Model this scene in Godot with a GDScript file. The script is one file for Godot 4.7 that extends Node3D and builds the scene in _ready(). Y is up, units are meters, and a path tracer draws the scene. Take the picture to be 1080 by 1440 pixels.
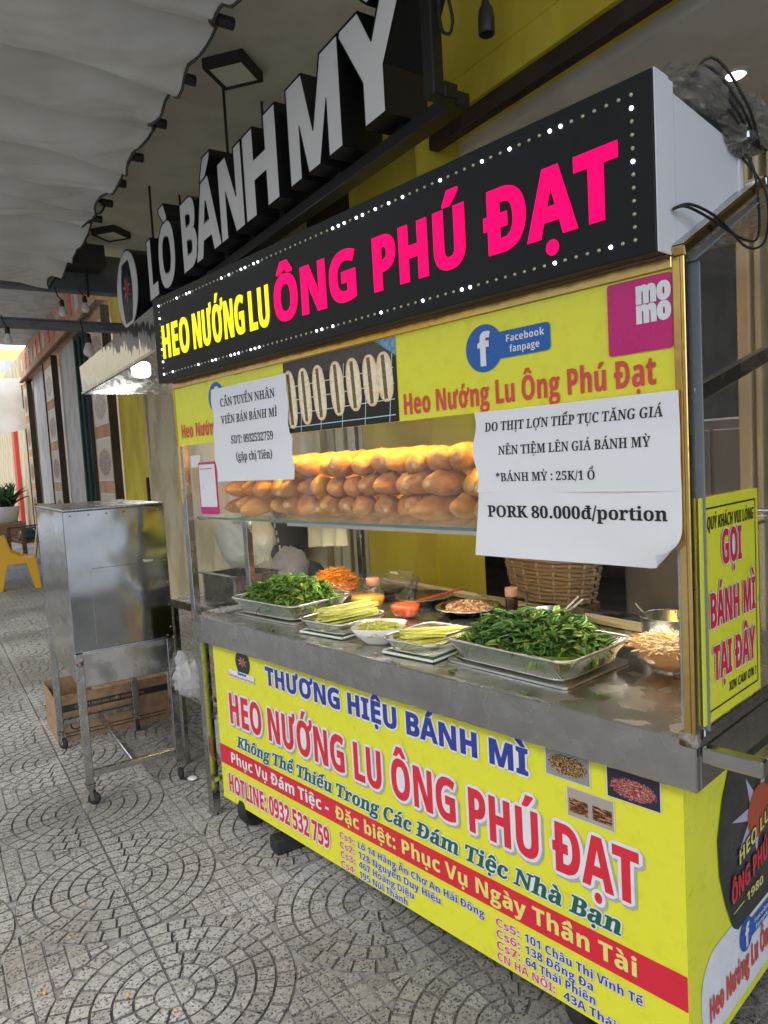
extends Node3D
# A street food cart in front of a shop. x runs along the cart's front, z towards the street, y up; metres.
# The building, the paving and the steel cabinet stand 9.6 degrees askew to the cart: frame B.

const SKEW := 9.6
var B := Transform3D(Basis(Vector3.UP, -deg_to_rad(SKEW)), Vector3.ZERO)
var W := Transform3D.IDENTITY
var M := {}
var base_of := {}
var names := {}
var rng := RandomNumberGenerator.new()
var glyphs := {}
var SANS: SystemFont
var SERIF: SystemFont
var CAM := Vector3(0.6133, 1.5, 1.395)

# ------------------------------------------------------------------ nodes
func numbered(called: String) -> String:
	var n: int = names.get(called, 0)
	names[called] = n + 1
	return called if n == 0 else "%s_%03d" % [called, n]

func tag(o: Node, label: String, category: String, group := "", kind := "") -> void:
	if label: o.set_meta("label", label)
	if category: o.set_meta("category", category)
	if group: o.set_meta("group", group)
	if kind: o.set_meta("kind", kind)

func thing(called: String, label: String, category: String, frame: Transform3D, base: Vector3, group := "", kind := "") -> Node3D:
	var o := Node3D.new()
	o.name = numbered(called)
	add_child(o)
	o.transform = frame * Transform3D(Basis(), base)
	base_of[o] = base
	tag(o, label, category, group, kind)
	return o

# shapes are written in the coordinates of the thing's frame; a part is shifted back by the thing's base
func put(parent: Node3D, called: String, mesh: Mesh, mat: Material) -> MeshInstance3D:
	var o := MeshInstance3D.new()
	o.name = called
	o.mesh = mesh
	o.material_override = mat
	parent.add_child(o, true)
	if base_of.has(parent): o.position = -base_of[parent]
	return o

func part(parent: Node3D, called: String, s: SurfaceTool, mat: Material) -> MeshInstance3D:
	s.generate_normals()
	return put(parent, called, s.commit(), mat)

func single(called: String, label: String, category: String, s: SurfaceTool, mat: Material, frame := Transform3D.IDENTITY, group := "", kind := "") -> MeshInstance3D:
	s.generate_normals()
	var mesh := s.commit()
	var o := MeshInstance3D.new()
	o.name = numbered(called)
	o.mesh = mesh
	o.material_override = mat
	add_child(o)
	o.transform = frame
	tag(o, label, category, group, kind)
	return o

# ------------------------------------------------------------------ shapes
func mb(smooth := false) -> SurfaceTool:
	var s := SurfaceTool.new()
	s.begin(Mesh.PRIMITIVE_TRIANGLES)
	s.set_smooth_group(0 if smooth else -1)
	return s

func tri(s: SurfaceTool, a: Vector3, b: Vector3, c: Vector3) -> void:
	s.add_vertex(a); s.add_vertex(b); s.add_vertex(c)

func quad(s: SurfaceTool, a: Vector3, b: Vector3, c: Vector3, d: Vector3) -> void:
	tri(s, a, b, c); tri(s, a, c, d)

func xbox(s: SurfaceTool, t: Transform3D, size: Vector3, bevel := 0.0) -> void:
	var h := size * 0.5
	var b: float = minf(bevel, minf(h.x, minf(h.y, h.z)) * 0.9)
	if b <= 0.0:
		for ax in 3:
			for sg in [-1.0, 1.0]:
				var u := Vector3(); var v := Vector3(); var n := Vector3()
				n[ax] = h[ax] * sg; u[(ax + 1) % 3] = h[(ax + 1) % 3]; v[(ax + 2) % 3] = h[(ax + 2) % 3] * sg
				quad(s, t * (n - u - v), t * (n - u + v), t * (n + u + v), t * (n + u - v))
		return
	for ax in 3:
		for sg in [-1.0, 1.0]:
			var u := Vector3(); var v := Vector3(); var n := Vector3()
			n[ax] = h[ax] * sg; u[(ax + 1) % 3] = h[(ax + 1) % 3] - b; v[(ax + 2) % 3] = (h[(ax + 2) % 3] - b) * sg
			quad(s, t * (n - u - v), t * (n - u + v), t * (n + u + v), t * (n + u - v))
	for ax in 3:
		var i := (ax + 1) % 3
		var j := (ax + 2) % 3
		for si in [-1.0, 1.0]:
			for sj in [-1.0, 1.0]:
				var l := Vector3(); l[ax] = h[ax] - b
				var p := Vector3(); p[i] = h[i] * si; p[j] = (h[j] - b) * sj
				var q := Vector3(); q[i] = (h[i] - b) * si; q[j] = h[j] * sj
				if si * sj > 0: quad(s, t * (p - l), t * (q - l), t * (q + l), t * (p + l))
				else: quad(s, t * (p - l), t * (p + l), t * (q + l), t * (q - l))
	for sx in [-1.0, 1.0]:
		for sy in [-1.0, 1.0]:
			for sz in [-1.0, 1.0]:
				var a := Vector3(h.x * sx, (h.y - b) * sy, (h.z - b) * sz)
				var c := Vector3((h.x - b) * sx, h.y * sy, (h.z - b) * sz)
				var d := Vector3((h.x - b) * sx, (h.y - b) * sy, h.z * sz)
				if sx * sy * sz > 0: tri(s, t * a, t * d, t * c)
				else: tri(s, t * a, t * c, t * d)

func box(s: SurfaceTool, lo: Vector3, hi: Vector3, bevel := 0.0) -> void:
	var a := Vector3(minf(lo.x, hi.x), minf(lo.y, hi.y), minf(lo.z, hi.z))
	var b := Vector3(maxf(lo.x, hi.x), maxf(lo.y, hi.y), maxf(lo.z, hi.z))
	xbox(s, Transform3D(Basis(), (a + b) * 0.5), b - a, bevel)

func bar(s: SurfaceTool, a: Vector3, b: Vector3, w: float, h: float, bevel := 0.0, up := Vector3.UP) -> void:
	var d := (b - a).normalized()
	var side := up.cross(d)
	if side.length() < 0.01: side = Vector3.RIGHT.cross(d)
	side = side.normalized()
	xbox(s, Transform3D(Basis(side, d.cross(side), d), (a + b) * 0.5), Vector3(w, h, a.distance_to(b)), bevel)

func tube(s: SurfaceTool, pts: PackedVector3Array, r, n := 8, caps := true) -> void:
	var rings := []
	var last_side := Vector3.ZERO
	for i in pts.size():
		var d := (pts[mini(i + 1, pts.size() - 1)] - pts[maxi(i - 1, 0)]).normalized()
		var side := last_side
		if side == Vector3.ZERO:
			side = Vector3.UP.cross(d)
			if side.length() < 0.1: side = Vector3.RIGHT.cross(d)
		side = (side - d * side.dot(d)).normalized()
		last_side = side
		var up := d.cross(side)
		var rad: float = r[i] if r is PackedFloat32Array or r is Array else r
		var ring := PackedVector3Array()
		for k in n:
			var a := TAU * k / n
			ring.append(pts[i] + (side * cos(a) + up * sin(a)) * rad)
		rings.append(ring)
	for i in rings.size() - 1:
		for k in n:
			var k2 := (k + 1) % n
			quad(s, rings[i][k], rings[i + 1][k], rings[i + 1][k2], rings[i][k2])
	if caps:
		for k in range(1, n - 1):
			tri(s, rings[0][0], rings[0][k], rings[0][k + 1])
			tri(s, rings[-1][0], rings[-1][k + 1], rings[-1][k])

func bent(pts: Array) -> PackedVector3Array:
	var out := PackedVector3Array()
	for i in pts.size() - 1:
		var p0: Vector3 = pts[maxi(i - 1, 0)]; var p1: Vector3 = pts[i]; var p2: Vector3 = pts[i + 1]; var p3: Vector3 = pts[mini(i + 2, pts.size() - 1)]
		for k in 6: out.append(p1.cubic_interpolate(p2, p0, p3, k / 6.0))
	out.append(pts[-1])
	return out

func rod(s: SurfaceTool, a: Vector3, b: Vector3, r: float, n := 8) -> void:
	tube(s, PackedVector3Array([a, b]), r, n)

# profile: [radius, height] pairs; wave ripples the radius, square pulls the ring towards a rounded square
func lathe(s: SurfaceTool, profile: Array, n: int, t: Transform3D, ripple := 0.0, ripples := 0, square := 0.0) -> void:
	for i in profile.size() - 1:
		for k in n:
			var q := []
			for c in [[i, k], [i + 1, k], [i + 1, k + 1], [i, k + 1]]:
				var a: float = TAU * (c[1] % n) / n
				var f := 1.0 + ripple * cos(a * ripples)
				if square > 0.0:
					f *= lerpf(1.0, 0.93 / pow(pow(absf(cos(a)), 5.0) + pow(absf(sin(a)), 5.0), 0.2), square)
				var r: float = profile[c[0]][0] * f
				q.append(t * Vector3(cos(a) * r, profile[c[0]][1], sin(a) * r))
			if profile[i][0] < 0.00001: tri(s, q[0], q[1], q[2])
			elif profile[i + 1][0] < 0.00001: tri(s, q[0], q[1], q[3])
			else: quad(s, q[0], q[1], q[2], q[3])

func at(x: float, y: float, z: float, turn := 0.0) -> Transform3D:
	return Transform3D(Basis(Vector3.UP, deg_to_rad(turn)), Vector3(x, y, z))

# a flat polygon pushed from z = 0 to z = depth along the transform's z
func prism(s: SurfaceTool, poly: PackedVector2Array, t: Transform3D, depth: float, front_only := false) -> void:
	var idx := Geometry2D.triangulate_polygon(poly)
	for k in range(0, idx.size(), 3):
		var a := poly[idx[k]]; var b := poly[idx[k + 1]]; var c := poly[idx[k + 2]]
		tri(s, t * Vector3(a.x, a.y, depth), t * Vector3(c.x, c.y, depth), t * Vector3(b.x, b.y, depth))
		if not front_only: tri(s, t * Vector3(a.x, a.y, 0), t * Vector3(b.x, b.y, 0), t * Vector3(c.x, c.y, 0))
	if front_only: return
	for k in poly.size():
		var a := poly[k]; var b := poly[(k + 1) % poly.size()]
		quad(s, t * Vector3(a.x, a.y, 0), t * Vector3(b.x, b.y, 0), t * Vector3(b.x, b.y, depth), t * Vector3(a.x, a.y, depth))

func rounded(x0: float, y0: float, x1: float, y1: float, r: float, n := 6) -> PackedVector2Array:
	var p := PackedVector2Array()
	for c in [[x1 - r, y1 - r, 0.0], [x0 + r, y1 - r, 90.0], [x0 + r, y0 + r, 180.0], [x1 - r, y0 + r, 270.0]]:
		for k in n + 1:
			var a: float = deg_to_rad(c[2] + 90.0 * k / n)
			p.append(Vector2(c[0] + cos(a) * r, c[1] + sin(a) * r))
	return p

func disc(x: float, y: float, rx: float, ry: float, n := 24) -> PackedVector2Array:
	var p := PackedVector2Array()
	for k in n: p.append(Vector2(x + cos(TAU * k / n) * rx, y + sin(TAU * k / n) * ry))
	return p

# ------------------------------------------------------------------ lettering
# Glyph outlines come from the fonts; Vietnamese letters they lack are composed of a base letter, a horn and tone marks.
const COMPOSED := {
	"Ư": ["U", "horn"], "Ơ": ["O", "horn"], "Ứ": ["U", "horn", "acute"], "Ớ": ["O", "horn", "acute"], "Ợ": ["O", "horn", "dot"], "Ệ": ["Ê", "dot"], "Ạ": ["A", "dot"], "Ọ": ["O", "dot"],
	"Ị": ["I", "dot"], "Ụ": ["U", "dot"], "Ộ": ["Ô", "dot"], "Ầ": ["Â", "grave"], "Ế": ["Ê", "acute"], "Ể": ["Ê", "hook"], "Ổ": ["Ô", "hook"], "Ỏ": ["O", "hook"], "Ả": ["A", "hook"], "Ỳ": ["Y", "grave"],
	"ể": ["ê", "hook"], "ế": ["ê", "acute"], "ệ": ["ê", "dot"], "ễ": ["ê", "tilde"], "ạ": ["a", "dot"], "ụ": ["u", "dot"], "ặ": ["ă", "dot"], "ầ": ["â", "grave"], "ợ": ["o", "horn", "dot"], "ớ": ["o", "horn", "acute"],
	"ư": ["u", "horn"], "ơ": ["o", "horn"], "ả": ["a", "hook"], "ị": ["i", "dot"], "ố": ["ô", "acute"], "ĩ": ["ĩ"], "ă": ["ă"], "ộ": ["ô", "dot"], "ở": ["o", "horn", "hook"], "Ừ": ["U", "horn", "grave"],
}

func outline_of(tris: PackedVector2Array) -> Array:
	var seen := {}
	for k in range(0, tris.size(), 3):
		for e in 3:
			var a := tris[k + e].snapped(Vector2(0.0005, 0.0005)); var b := tris[k + (e + 1) % 3].snapped(Vector2(0.0005, 0.0005))
			if a == b: continue
			var key := [a, b] if (a.x < b.x or (a.x == b.x and a.y < b.y)) else [b, a]
			seen[key] = seen.get(key, 0) + 1
	var out := []
	for key in seen:
		if seen[key] == 1: out.append(key)
	return out

# the outer outlines of a glyph as closed polygons (holes left out)
func loops_of(edges: Array) -> Array:
	var next := {}
	for e in edges:
		for k in 2:
			if not next.has(e[k]): next[e[k]] = []
			next[e[k]].append(e[1 - k])
	var loops := []
	while next.size() > 0:
		var start: Vector2 = next.keys()[0]
		var poly := PackedVector2Array([start])
		var here := start
		while next.has(here) and next[here].size() > 0:
			var to: Vector2 = next[here].pop_back()
			if next[here].is_empty(): next.erase(here)
			if next.has(to):
				next[to].erase(here)
				if next[to].is_empty(): next.erase(to)
			if to == start: break
			poly.append(to)
			here = to
		next.erase(start)
		if poly.size() > 2: loops.append(poly)
	var outer := []
	var holes := []
	for a in loops:
		var inside := false
		for b in loops:
			if b != a and Geometry2D.is_point_in_polygon(a[0], b): inside = true
		if not inside:
			if Geometry2D.is_polygon_clockwise(a): a.reverse()
			outer.append(a)
		else:
			if Geometry2D.is_polygon_clockwise(a): a.reverse()
			holes.append(a)
	return [outer, holes]

# a glyph drawn with every stroke thickened by grow: pieces without holes, and its outlines; at(p) maps glyph units to the plane
func heavy(g: Dictionary, grow: float, map: Callable) -> Dictionary:
	var k := 100.0
	var solid := []
	for loop in g.loops:
		var q := PackedVector2Array()
		for p in loop: q.append((map.call(p) as Vector2) * k)
		for big in Geometry2D.offset_polygon(q, grow * k, Geometry2D.JOIN_MITER):
			if Geometry2D.is_polygon_clockwise(big): continue
			var all: PackedVector2Array = big
			var i := 0
			while i < solid.size():
				if Geometry2D.intersect_polygons(all, solid[i]).is_empty():
					i += 1
					continue
				for m in Geometry2D.merge_polygons(all, solid[i]):
					if not Geometry2D.is_polygon_clockwise(m): all = m
				solid.remove_at(i)
			solid.append(all)
	var holes := []
	for loop in g.holes:
		var q := PackedVector2Array()
		for p in loop: q.append((map.call(p) as Vector2) * k)
		for small in Geometry2D.offset_polygon(q, -grow * k, Geometry2D.JOIN_MITER): holes.append(small)
	var cuts := [-9999.0]
	for h in holes:
		var c := 0.0
		for p in h: c += p.x
		cuts.append(c / h.size())
	cuts.append(9999.0)
	cuts.sort()
	var pieces := []
	for i in cuts.size() - 1:
		var band := PackedVector2Array([Vector2(cuts[i], -9999), Vector2(cuts[i + 1], -9999), Vector2(cuts[i + 1], 9999), Vector2(cuts[i], 9999)])
		for sld in solid:
			var parts := Geometry2D.intersect_polygons(sld, band)
			for h in holes:
				var next := []
				for piece in parts: next.append_array(Geometry2D.clip_polygons(piece, h))
				parts.assign(next)
			pieces.append_array(parts)
	var tris := PackedVector2Array()
	for piece in pieces:
		for i in Geometry2D.triangulate_polygon(piece): tris.append(piece[i] / k)
	var rims := []
	for poly in solid + holes:
		var r := PackedVector2Array()
		for p in poly: r.append(p / k)
		rims.append(r)
	return {"tris": tris, "rims": rims}

# a wider band round the words: every outline grown by w, overlaps joined
func write_edge(s: SurfaceTool, words: String, font: SystemFont, t: Transform3D, x0: float, x1: float, yb: float, cap: float, lift: float, w: float, shear := 0.0, ramp := 0.0) -> void:
	var first: Dictionary = glyph(words[0], font)
	var last: Dictionary = glyph(words[words.length() - 1], font)
	var sx: float = (x1 - x0) / (text_width(words, font) - first.x0 - (last.adv - last.x1))
	var pen: float = -first.x0
	var done := []
	for ch in words:
		var g: Dictionary = glyph(ch, font)
		for loop in g.loops:
			var q := PackedVector2Array()
			for p in loop: q.append(Vector2(x0 + (p.x + pen) * sx + p.y * cap * shear, yb + p.y * cap + ramp * (p.x + pen) * sx) * 100.0)
			for big in Geometry2D.offset_polygon(q, w * 100.0, Geometry2D.JOIN_ROUND):
				if Geometry2D.is_polygon_clockwise(big): continue
				var all: PackedVector2Array = big
				var k := 0
				while k < done.size():
					if Geometry2D.intersect_polygons(all, done[k]).is_empty():
						k += 1
						continue
					for m in Geometry2D.merge_polygons(all, done[k]):
						if not Geometry2D.is_polygon_clockwise(m): all = m
					done.remove_at(k)
				done.append(all)
		pen += g.adv
	for poly in done:
		for i in Geometry2D.triangulate_polygon(poly): s.add_vertex(t * Vector3(poly[i].x / 100.0, poly[i].y / 100.0, lift))

func poly_tris(poly: PackedVector2Array) -> PackedVector2Array:
	var out := PackedVector2Array()
	for i in Geometry2D.triangulate_polygon(poly): out.append(poly[i])
	return out

func reversed_poly(p: PackedVector2Array) -> PackedVector2Array:
	var q := p.duplicate()
	q.reverse()
	return q

func strip(pts: PackedVector2Array, w0: float, w1: float) -> PackedVector2Array:
	var l := PackedVector2Array(); var r := PackedVector2Array()
	for i in pts.size():
		var d := (pts[mini(i + 1, pts.size() - 1)] - pts[maxi(i - 1, 0)]).normalized().orthogonal()
		var w: float = lerpf(w0, w1, float(i) / (pts.size() - 1)) * 0.5
		l.append(pts[i] + d * w); r.append(pts[i] - d * w)
	r.reverse(); l.append_array(r)
	return l

func raw_glyph(ch: String, font: SystemFont) -> Dictionary:
	var t := TextMesh.new()
	t.font = font; t.font_size = 96; t.pixel_size = 1.0 / 96.0; t.depth = 0.0; t.curve_step = 2.5; t.text = ch; t.horizontal_alignment = HORIZONTAL_ALIGNMENT_LEFT
	var tris := PackedVector2Array()
	if t.get_surface_count():
		var a := t.get_mesh_arrays()
		var v: PackedVector3Array = a[0]
		var ix: PackedInt32Array = a[12]
		for i in ix: tris.append(Vector2(v[i].x, v[i].y))
	return {"tris": tris, "adv": font.get_string_size(ch, HORIZONTAL_ALIGNMENT_LEFT, -1, 96).x / 96.0}

func glyph(ch: String, font: SystemFont) -> Dictionary:
	var key := ch + font.font_names[0]
	if glyphs.has(key): return glyphs[key]
	var ref_key := "ref" + font.font_names[0]
	if not glyphs.has(ref_key):
		var h: Dictionary = raw_glyph("H", font)
		var lo := 9.0; var hi := -9.0
		for p in h.tris: lo = minf(lo, p.y); hi = maxf(hi, p.y)
		glyphs[ref_key] = [lo, hi - lo]
	var lo0: float = glyphs[ref_key][0]
	var cap: float = glyphs[ref_key][1]
	var spec: Array = COMPOSED.get(ch, [ch])
	var g: Dictionary = raw_glyph(spec[0], font)
	var tris := PackedVector2Array()
	for p in g.tris: tris.append(Vector2(p.x, p.y - lo0) / cap)
	var adv: float = g.adv / cap
	var x0 := 9.0; var x1 := -9.0; var y1 := -9.0
	for p in tris: x0 = minf(x0, p.x); x1 = maxf(x1, p.x); y1 = maxf(y1, p.y)
	var edges := outline_of(tris)
	var both := loops_of(edges)
	var loops: Array = both[0]
	var plain := tris.size()
	var upper: bool = spec[0].to_upper() == spec[0]
	var xm := (x0 + x1) * 0.5
	var body := 1.0 if upper else 0.74
	for m in spec.slice(1):
		var extra := PackedVector2Array()
		var top := maxf(y1, body) + 0.07
		var wide := 0.15
		var tall: bool = y1 > body + 0.12 and m in ["acute", "grave", "hook", "tilde"]
		var mx := xm + (0.2 if tall else 0.0)
		if tall: top = y1 - 0.12
		if m == "dot": extra = disc(xm, -0.2, 0.095, 0.095, 10)
		elif m == "acute": extra = PackedVector2Array([Vector2(mx - 0.1, top), Vector2(mx + 0.02, top), Vector2(mx + 0.2, top + 0.22), Vector2(mx, top + 0.22)])
		elif m == "grave": extra = PackedVector2Array([Vector2(mx - 0.02, top), Vector2(mx + 0.1, top), Vector2(mx, top + 0.22), Vector2(mx - 0.2, top + 0.22)])
		elif m == "tilde": extra = strip(PackedVector2Array([Vector2(mx - 0.22, top + 0.03), Vector2(mx - 0.1, top + 0.13), Vector2(mx + 0.08, top + 0.06), Vector2(mx + 0.2, top + 0.16)]), 0.09, 0.09)
		elif m == "hook": extra = strip(PackedVector2Array([Vector2(mx - 0.12, top + 0.24), Vector2(mx + 0.04, top + 0.25), Vector2(mx + 0.08, top + 0.15), Vector2(mx, top + 0.1), Vector2(mx, top)]), 0.08, 0.08)
		elif m == "horn":
			var hy := body - 0.1
			extra = strip(PackedVector2Array([Vector2(x1 - 0.1, hy - 0.06), Vector2(x1 + 0.06, hy), Vector2(x1 + 0.12, hy + 0.11), Vector2(x1 + 0.1, hy + 0.22)]), 0.13, 0.15)
			adv += 0.08
		var et := poly_tris(extra)
		tris.append_array(et)
		loops.append(extra if not Geometry2D.is_polygon_clockwise(extra) else reversed_poly(extra))
		for e in outline_of(et): edges.append(e)
	var d := {"tris": tris, "edges": edges, "adv": adv, "x0": x0, "x1": x1, "loops": loops, "holes": both[1], "plain": plain}
	glyphs[key] = d
	return d

func text_width(s: String, font: SystemFont, track := 0.0) -> float:
	var w := 0.0
	for ch in s: w += glyph(ch, font).adv + track
	return w - track

# lettering between x0 and x1 on the plane t (x right, y up, z out of the surface), capitals cap high; grow thickens every stroke
func write(s: SurfaceTool, words: String, font: SystemFont, t: Transform3D, x0: float, x1: float, yb: float, cap: float, lift: float, grow := 0.0, shear := 0.0, ramp := 0.0, bend = null) -> void:
	var first: Dictionary = glyph(words[0], font)
	var last: Dictionary = glyph(words[words.length() - 1], font)
	var w: float = text_width(words, font) - first.x0 - (last.adv - last.x1)
	var sx: float = (x1 - x0) / w
	var pen: float = -first.x0
	var place := func(p: Vector2) -> Vector3:
		var q := Vector3(x0 + p.x * sx + p.y * cap * shear, yb + p.y * cap + ramp * p.x * sx, lift)
		if bend != null: q.z += bend.call(q.x, q.y)
		return t * q
	for ch in words:
		var g: Dictionary = glyph(ch, font)
		if grow > 0.0:
			var hv := heavy(g, grow, func(p: Vector2) -> Vector2: return Vector2(x0 + (p.x + pen) * sx + p.y * cap * shear, yb + p.y * cap + ramp * (p.x + pen) * sx))
			for k in range(0, hv.tris.size(), 3):
				for i in [0, 2, 1]:
					var p: Vector2 = hv.tris[k + i]
					s.add_vertex(t * Vector3(p.x, p.y, lift + (bend.call(p.x, p.y) if bend != null else 0.0)))
			pen += g.adv
			continue
		for k in range(0, g.tris.size(), 3):
			var up := t.basis.z * (0.0003 if k >= g.plain else 0.0)
			tri(s, place.call(g.tris[k] + Vector2(pen, 0)) + up, place.call(g.tris[k + 2] + Vector2(pen, 0)) + up, place.call(g.tris[k + 1] + Vector2(pen, 0)) + up)
		pen += g.adv

func print_line(parent: Node3D, words: String, font: SystemFont, t: Transform3D, x0: float, x1: float, yb: float, cap: float, mat: Material, lift := 0.002, grow := 0.0, shear := 0.0, edge: Material = null, edge_w := 0.0, ramp := 0.0, bend = null) -> void:
	if edge:
		var e := mb()
		write_edge(e, words, font, t, x0, x1, yb, cap, lift - 0.0005, edge_w, shear, ramp)
		part(parent, "lettering_edge", e, edge)
	var s := mb()
	write(s, words, font, t, x0, x1, yb, cap, lift, grow, shear, ramp, bend)
	part(parent, "lettering", s, mat)

# ------------------------------------------------------------------ materials
func lin(r: float, g: float, b: float) -> Color:
	return Color(r, g, b).linear_to_srgb()

func mat(called: String, c: Color, rough := 0.7, metal := 0.0) -> StandardMaterial3D:
	var m := StandardMaterial3D.new()
	m.resource_name = called
	m.albedo_color = c.linear_to_srgb()
	m.roughness = rough
	m.metallic = metal
	M[called] = m
	return m

func noise_tex(kind: int, freq: float, stops: Array, size := 512, seed_ := 1, octaves := 4, normal := false, strength := 4.0, jitter := 1.0) -> NoiseTexture2D:
	var n := FastNoiseLite.new()
	n.noise_type = kind
	n.seed = seed_
	n.frequency = freq
	n.fractal_octaves = octaves
	if kind == FastNoiseLite.TYPE_CELLULAR:
		n.fractal_type = FastNoiseLite.FRACTAL_NONE
		n.cellular_return_type = FastNoiseLite.RETURN_CELL_VALUE
		n.cellular_jitter = jitter
	var t := NoiseTexture2D.new()
	t.width = size; t.height = size
	t.noise = n
	t.seamless = true
	t.seamless_blend_skirt = 0.12
	if normal:
		t.as_normal_map = true; t.bump_strength = strength
	elif stops:
		var g := Gradient.new()
		g.offsets = PackedFloat32Array(); g.colors = PackedColorArray()
		var off := PackedFloat32Array(); var col := PackedColorArray()
		for st in stops:
			off.append(st[0]); col.append((st[1] as Color).linear_to_srgb())
		g.offsets = off; g.colors = col
		t.color_ramp = g
	return t

func grey(v: float) -> Color: return Color(v, v, v)

func tri_map(m: StandardMaterial3D, scale: Vector3, world := true) -> void:
	m.uv1_triplanar = true
	m.uv1_world_triplanar = world
	m.uv1_scale = scale
	m.uv1_triplanar_sharpness = 6.0

func glass(called: String, c: Color, alpha: float, rough := 0.02) -> StandardMaterial3D:
	var m := mat(called, c, rough)
	m.albedo_color.a = alpha
	m.transparency = BaseMaterial3D.TRANSPARENCY_ALPHA
	m.cull_mode = BaseMaterial3D.CULL_DISABLED
	return m

func glow(called: String, c: Color, energy: float, body := Color(0.5, 0.5, 0.5)) -> StandardMaterial3D:
	var m := mat(called, body, 0.4)
	m.emission_enabled = true
	m.emission = c.linear_to_srgb()
	m.emission_energy_multiplier = energy
	return m

func make_materials() -> void:
	# speckled washed-pebble paving, four tints
	var specks := noise_tex(FastNoiseLite.TYPE_CELLULAR, 0.20, [[0.0, grey(0.09)], [0.11, grey(0.13)], [0.17, grey(0.36)], [0.5, Color(0.43, 0.428, 0.415)], [0.8, Color(0.5, 0.498, 0.485)], [1.0, Color(0.58, 0.578, 0.565)]], 1024, 3)
	var grime := noise_tex(FastNoiseLite.TYPE_SIMPLEX_SMOOTH, 0.006, [[0.22, Color(0.62, 0.6, 0.57)], [0.45, Color(0.86, 0.85, 0.83)], [0.75, Color(1, 1, 1)]], 512, 8, 5)
	var rough_n := noise_tex(FastNoiseLite.TYPE_SIMPLEX_SMOOTH, 0.12, [], 512, 5, 3, true, 3.0)
	var tints := [Color(0.9, 0.9, 0.9), Color(0.97, 0.97, 0.97), Color(0.84, 0.83, 0.81), Color(0.95, 0.95, 0.94), Color(0.78, 0.77, 0.76)]
	for i in tints.size():
		var m := mat("granite%d" % i, tints[i], 0.75)
		m.albedo_texture = specks
		m.normal_enabled = true; m.normal_texture = rough_n; m.normal_scale = 0.3
		m.detail_enabled = true; m.detail_albedo = grime; m.detail_blend_mode = BaseMaterial3D.BLEND_MODE_MUL
		m.detail_uv_layer = BaseMaterial3D.DETAIL_UV_2
		m.uv2_triplanar = true; m.uv2_world_triplanar = true; m.uv2_scale = Vector3(0.21, 0.21, 0.21)
		m.uv1_offset = Vector3(i * 0.37, 0, i * 0.61)
		tri_map(m, Vector3.ONE * 0.95)
	var many := M["granite0"].duplicate() as StandardMaterial3D
	many.resource_name = "granite_field"; many.vertex_color_use_as_albedo = true
	M["granite_field"] = many
	var mortar := mat("mortar", Color(1, 1, 1), 0.95)
	mortar.albedo_texture = noise_tex(FastNoiseLite.TYPE_SIMPLEX_SMOOTH, 0.03, [[0.2, Color(0.19, 0.187, 0.18)], [0.8, Color(0.31, 0.305, 0.295)]], 512, 4, 5)
	tri_map(mortar, Vector3.ONE * 1.3)
	var asphalt := mat("asphalt", Color(1, 1, 1), 0.95)
	asphalt.albedo_texture = noise_tex(FastNoiseLite.TYPE_SIMPLEX_SMOOTH, 0.05, [[0.2, grey(0.24)], [0.8, grey(0.36)]], 512, 14, 5)
	tri_map(asphalt, Vector3.ONE * 0.3)
	# stainless steel
	var smudge := noise_tex(FastNoiseLite.TYPE_SIMPLEX_SMOOTH, 0.012, [[0.2, grey(0.06)], [0.5, grey(0.1)], [0.8, grey(0.17)]], 512, 21, 5)
	var dents := noise_tex(FastNoiseLite.TYPE_SIMPLEX_SMOOTH, 0.006, [], 512, 22, 2, true, 5.0)
	var stains := noise_tex(FastNoiseLite.TYPE_SIMPLEX_SMOOTH, 0.02, [[0.2, Color(0.45, 0.445, 0.43)], [0.5, Color(0.48, 0.477, 0.465)], [0.8, Color(0.51, 0.508, 0.5)]], 512, 23, 4)
	for k in [["steel", 1.0, 0.06, 1.2], ["steel_dented", 0.78, 0.3, 0.8], ["steel_dull", 1.0, 0.1, 2.5]]:
		var m := mat(k[0], Color(k[1], k[1], k[1]), 1.0, 1.0)
		m.albedo_texture = stains
		m.roughness_texture = smudge
		m.roughness = 0.28 if k[0] == "steel_dented" else 0.72
		m.normal_enabled = true; m.normal_texture = dents; m.normal_scale = k[2]
		tri_map(m, Vector3.ONE * k[3])
	var hood := mat("hood_steel", Color(0.5, 0.47, 0.44), 0.07, 1.0)
	hood.normal_enabled = true
	hood.normal_texture = noise_tex(FastNoiseLite.TYPE_SIMPLEX_SMOOTH, 0.01, [], 512, 31, 2, true, 6.0)
	hood.normal_scale = 0.22
	tri_map(hood, Vector3(2.2, 0.5, 2.2))
	var gold := mat("gold_trim", Color(0.62, 0.42, 0.14), 0.2, 1.0)
	gold.normal_enabled = true; gold.normal_texture = dents; gold.normal_scale = 0.35
	tri_map(gold, Vector3.ONE * 5.0)
	var rust := mat("rusty_steel", Color(1, 1, 1), 0.6, 0.6)
	rust.albedo_texture = noise_tex(FastNoiseLite.TYPE_SIMPLEX_SMOOTH, 0.03, [[0.3, Color(0.12, 0.05, 0.025)], [0.5, Color(0.3, 0.26, 0.22)], [0.8, Color(0.45, 0.44, 0.42)]], 256, 33, 5)
	tri_map(rust, Vector3.ONE * 4.0)
	mat("dark_metal", Color(0.035, 0.034, 0.034), 0.5, 0.3)
	mat("rubber", Color(0.02, 0.02, 0.021), 0.8)
	mat("black_wire", Color(0.012, 0.012, 0.012), 0.5)
	mat("bright_wire", Color(0.62, 0.61, 0.58), 0.3, 1.0)
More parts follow.
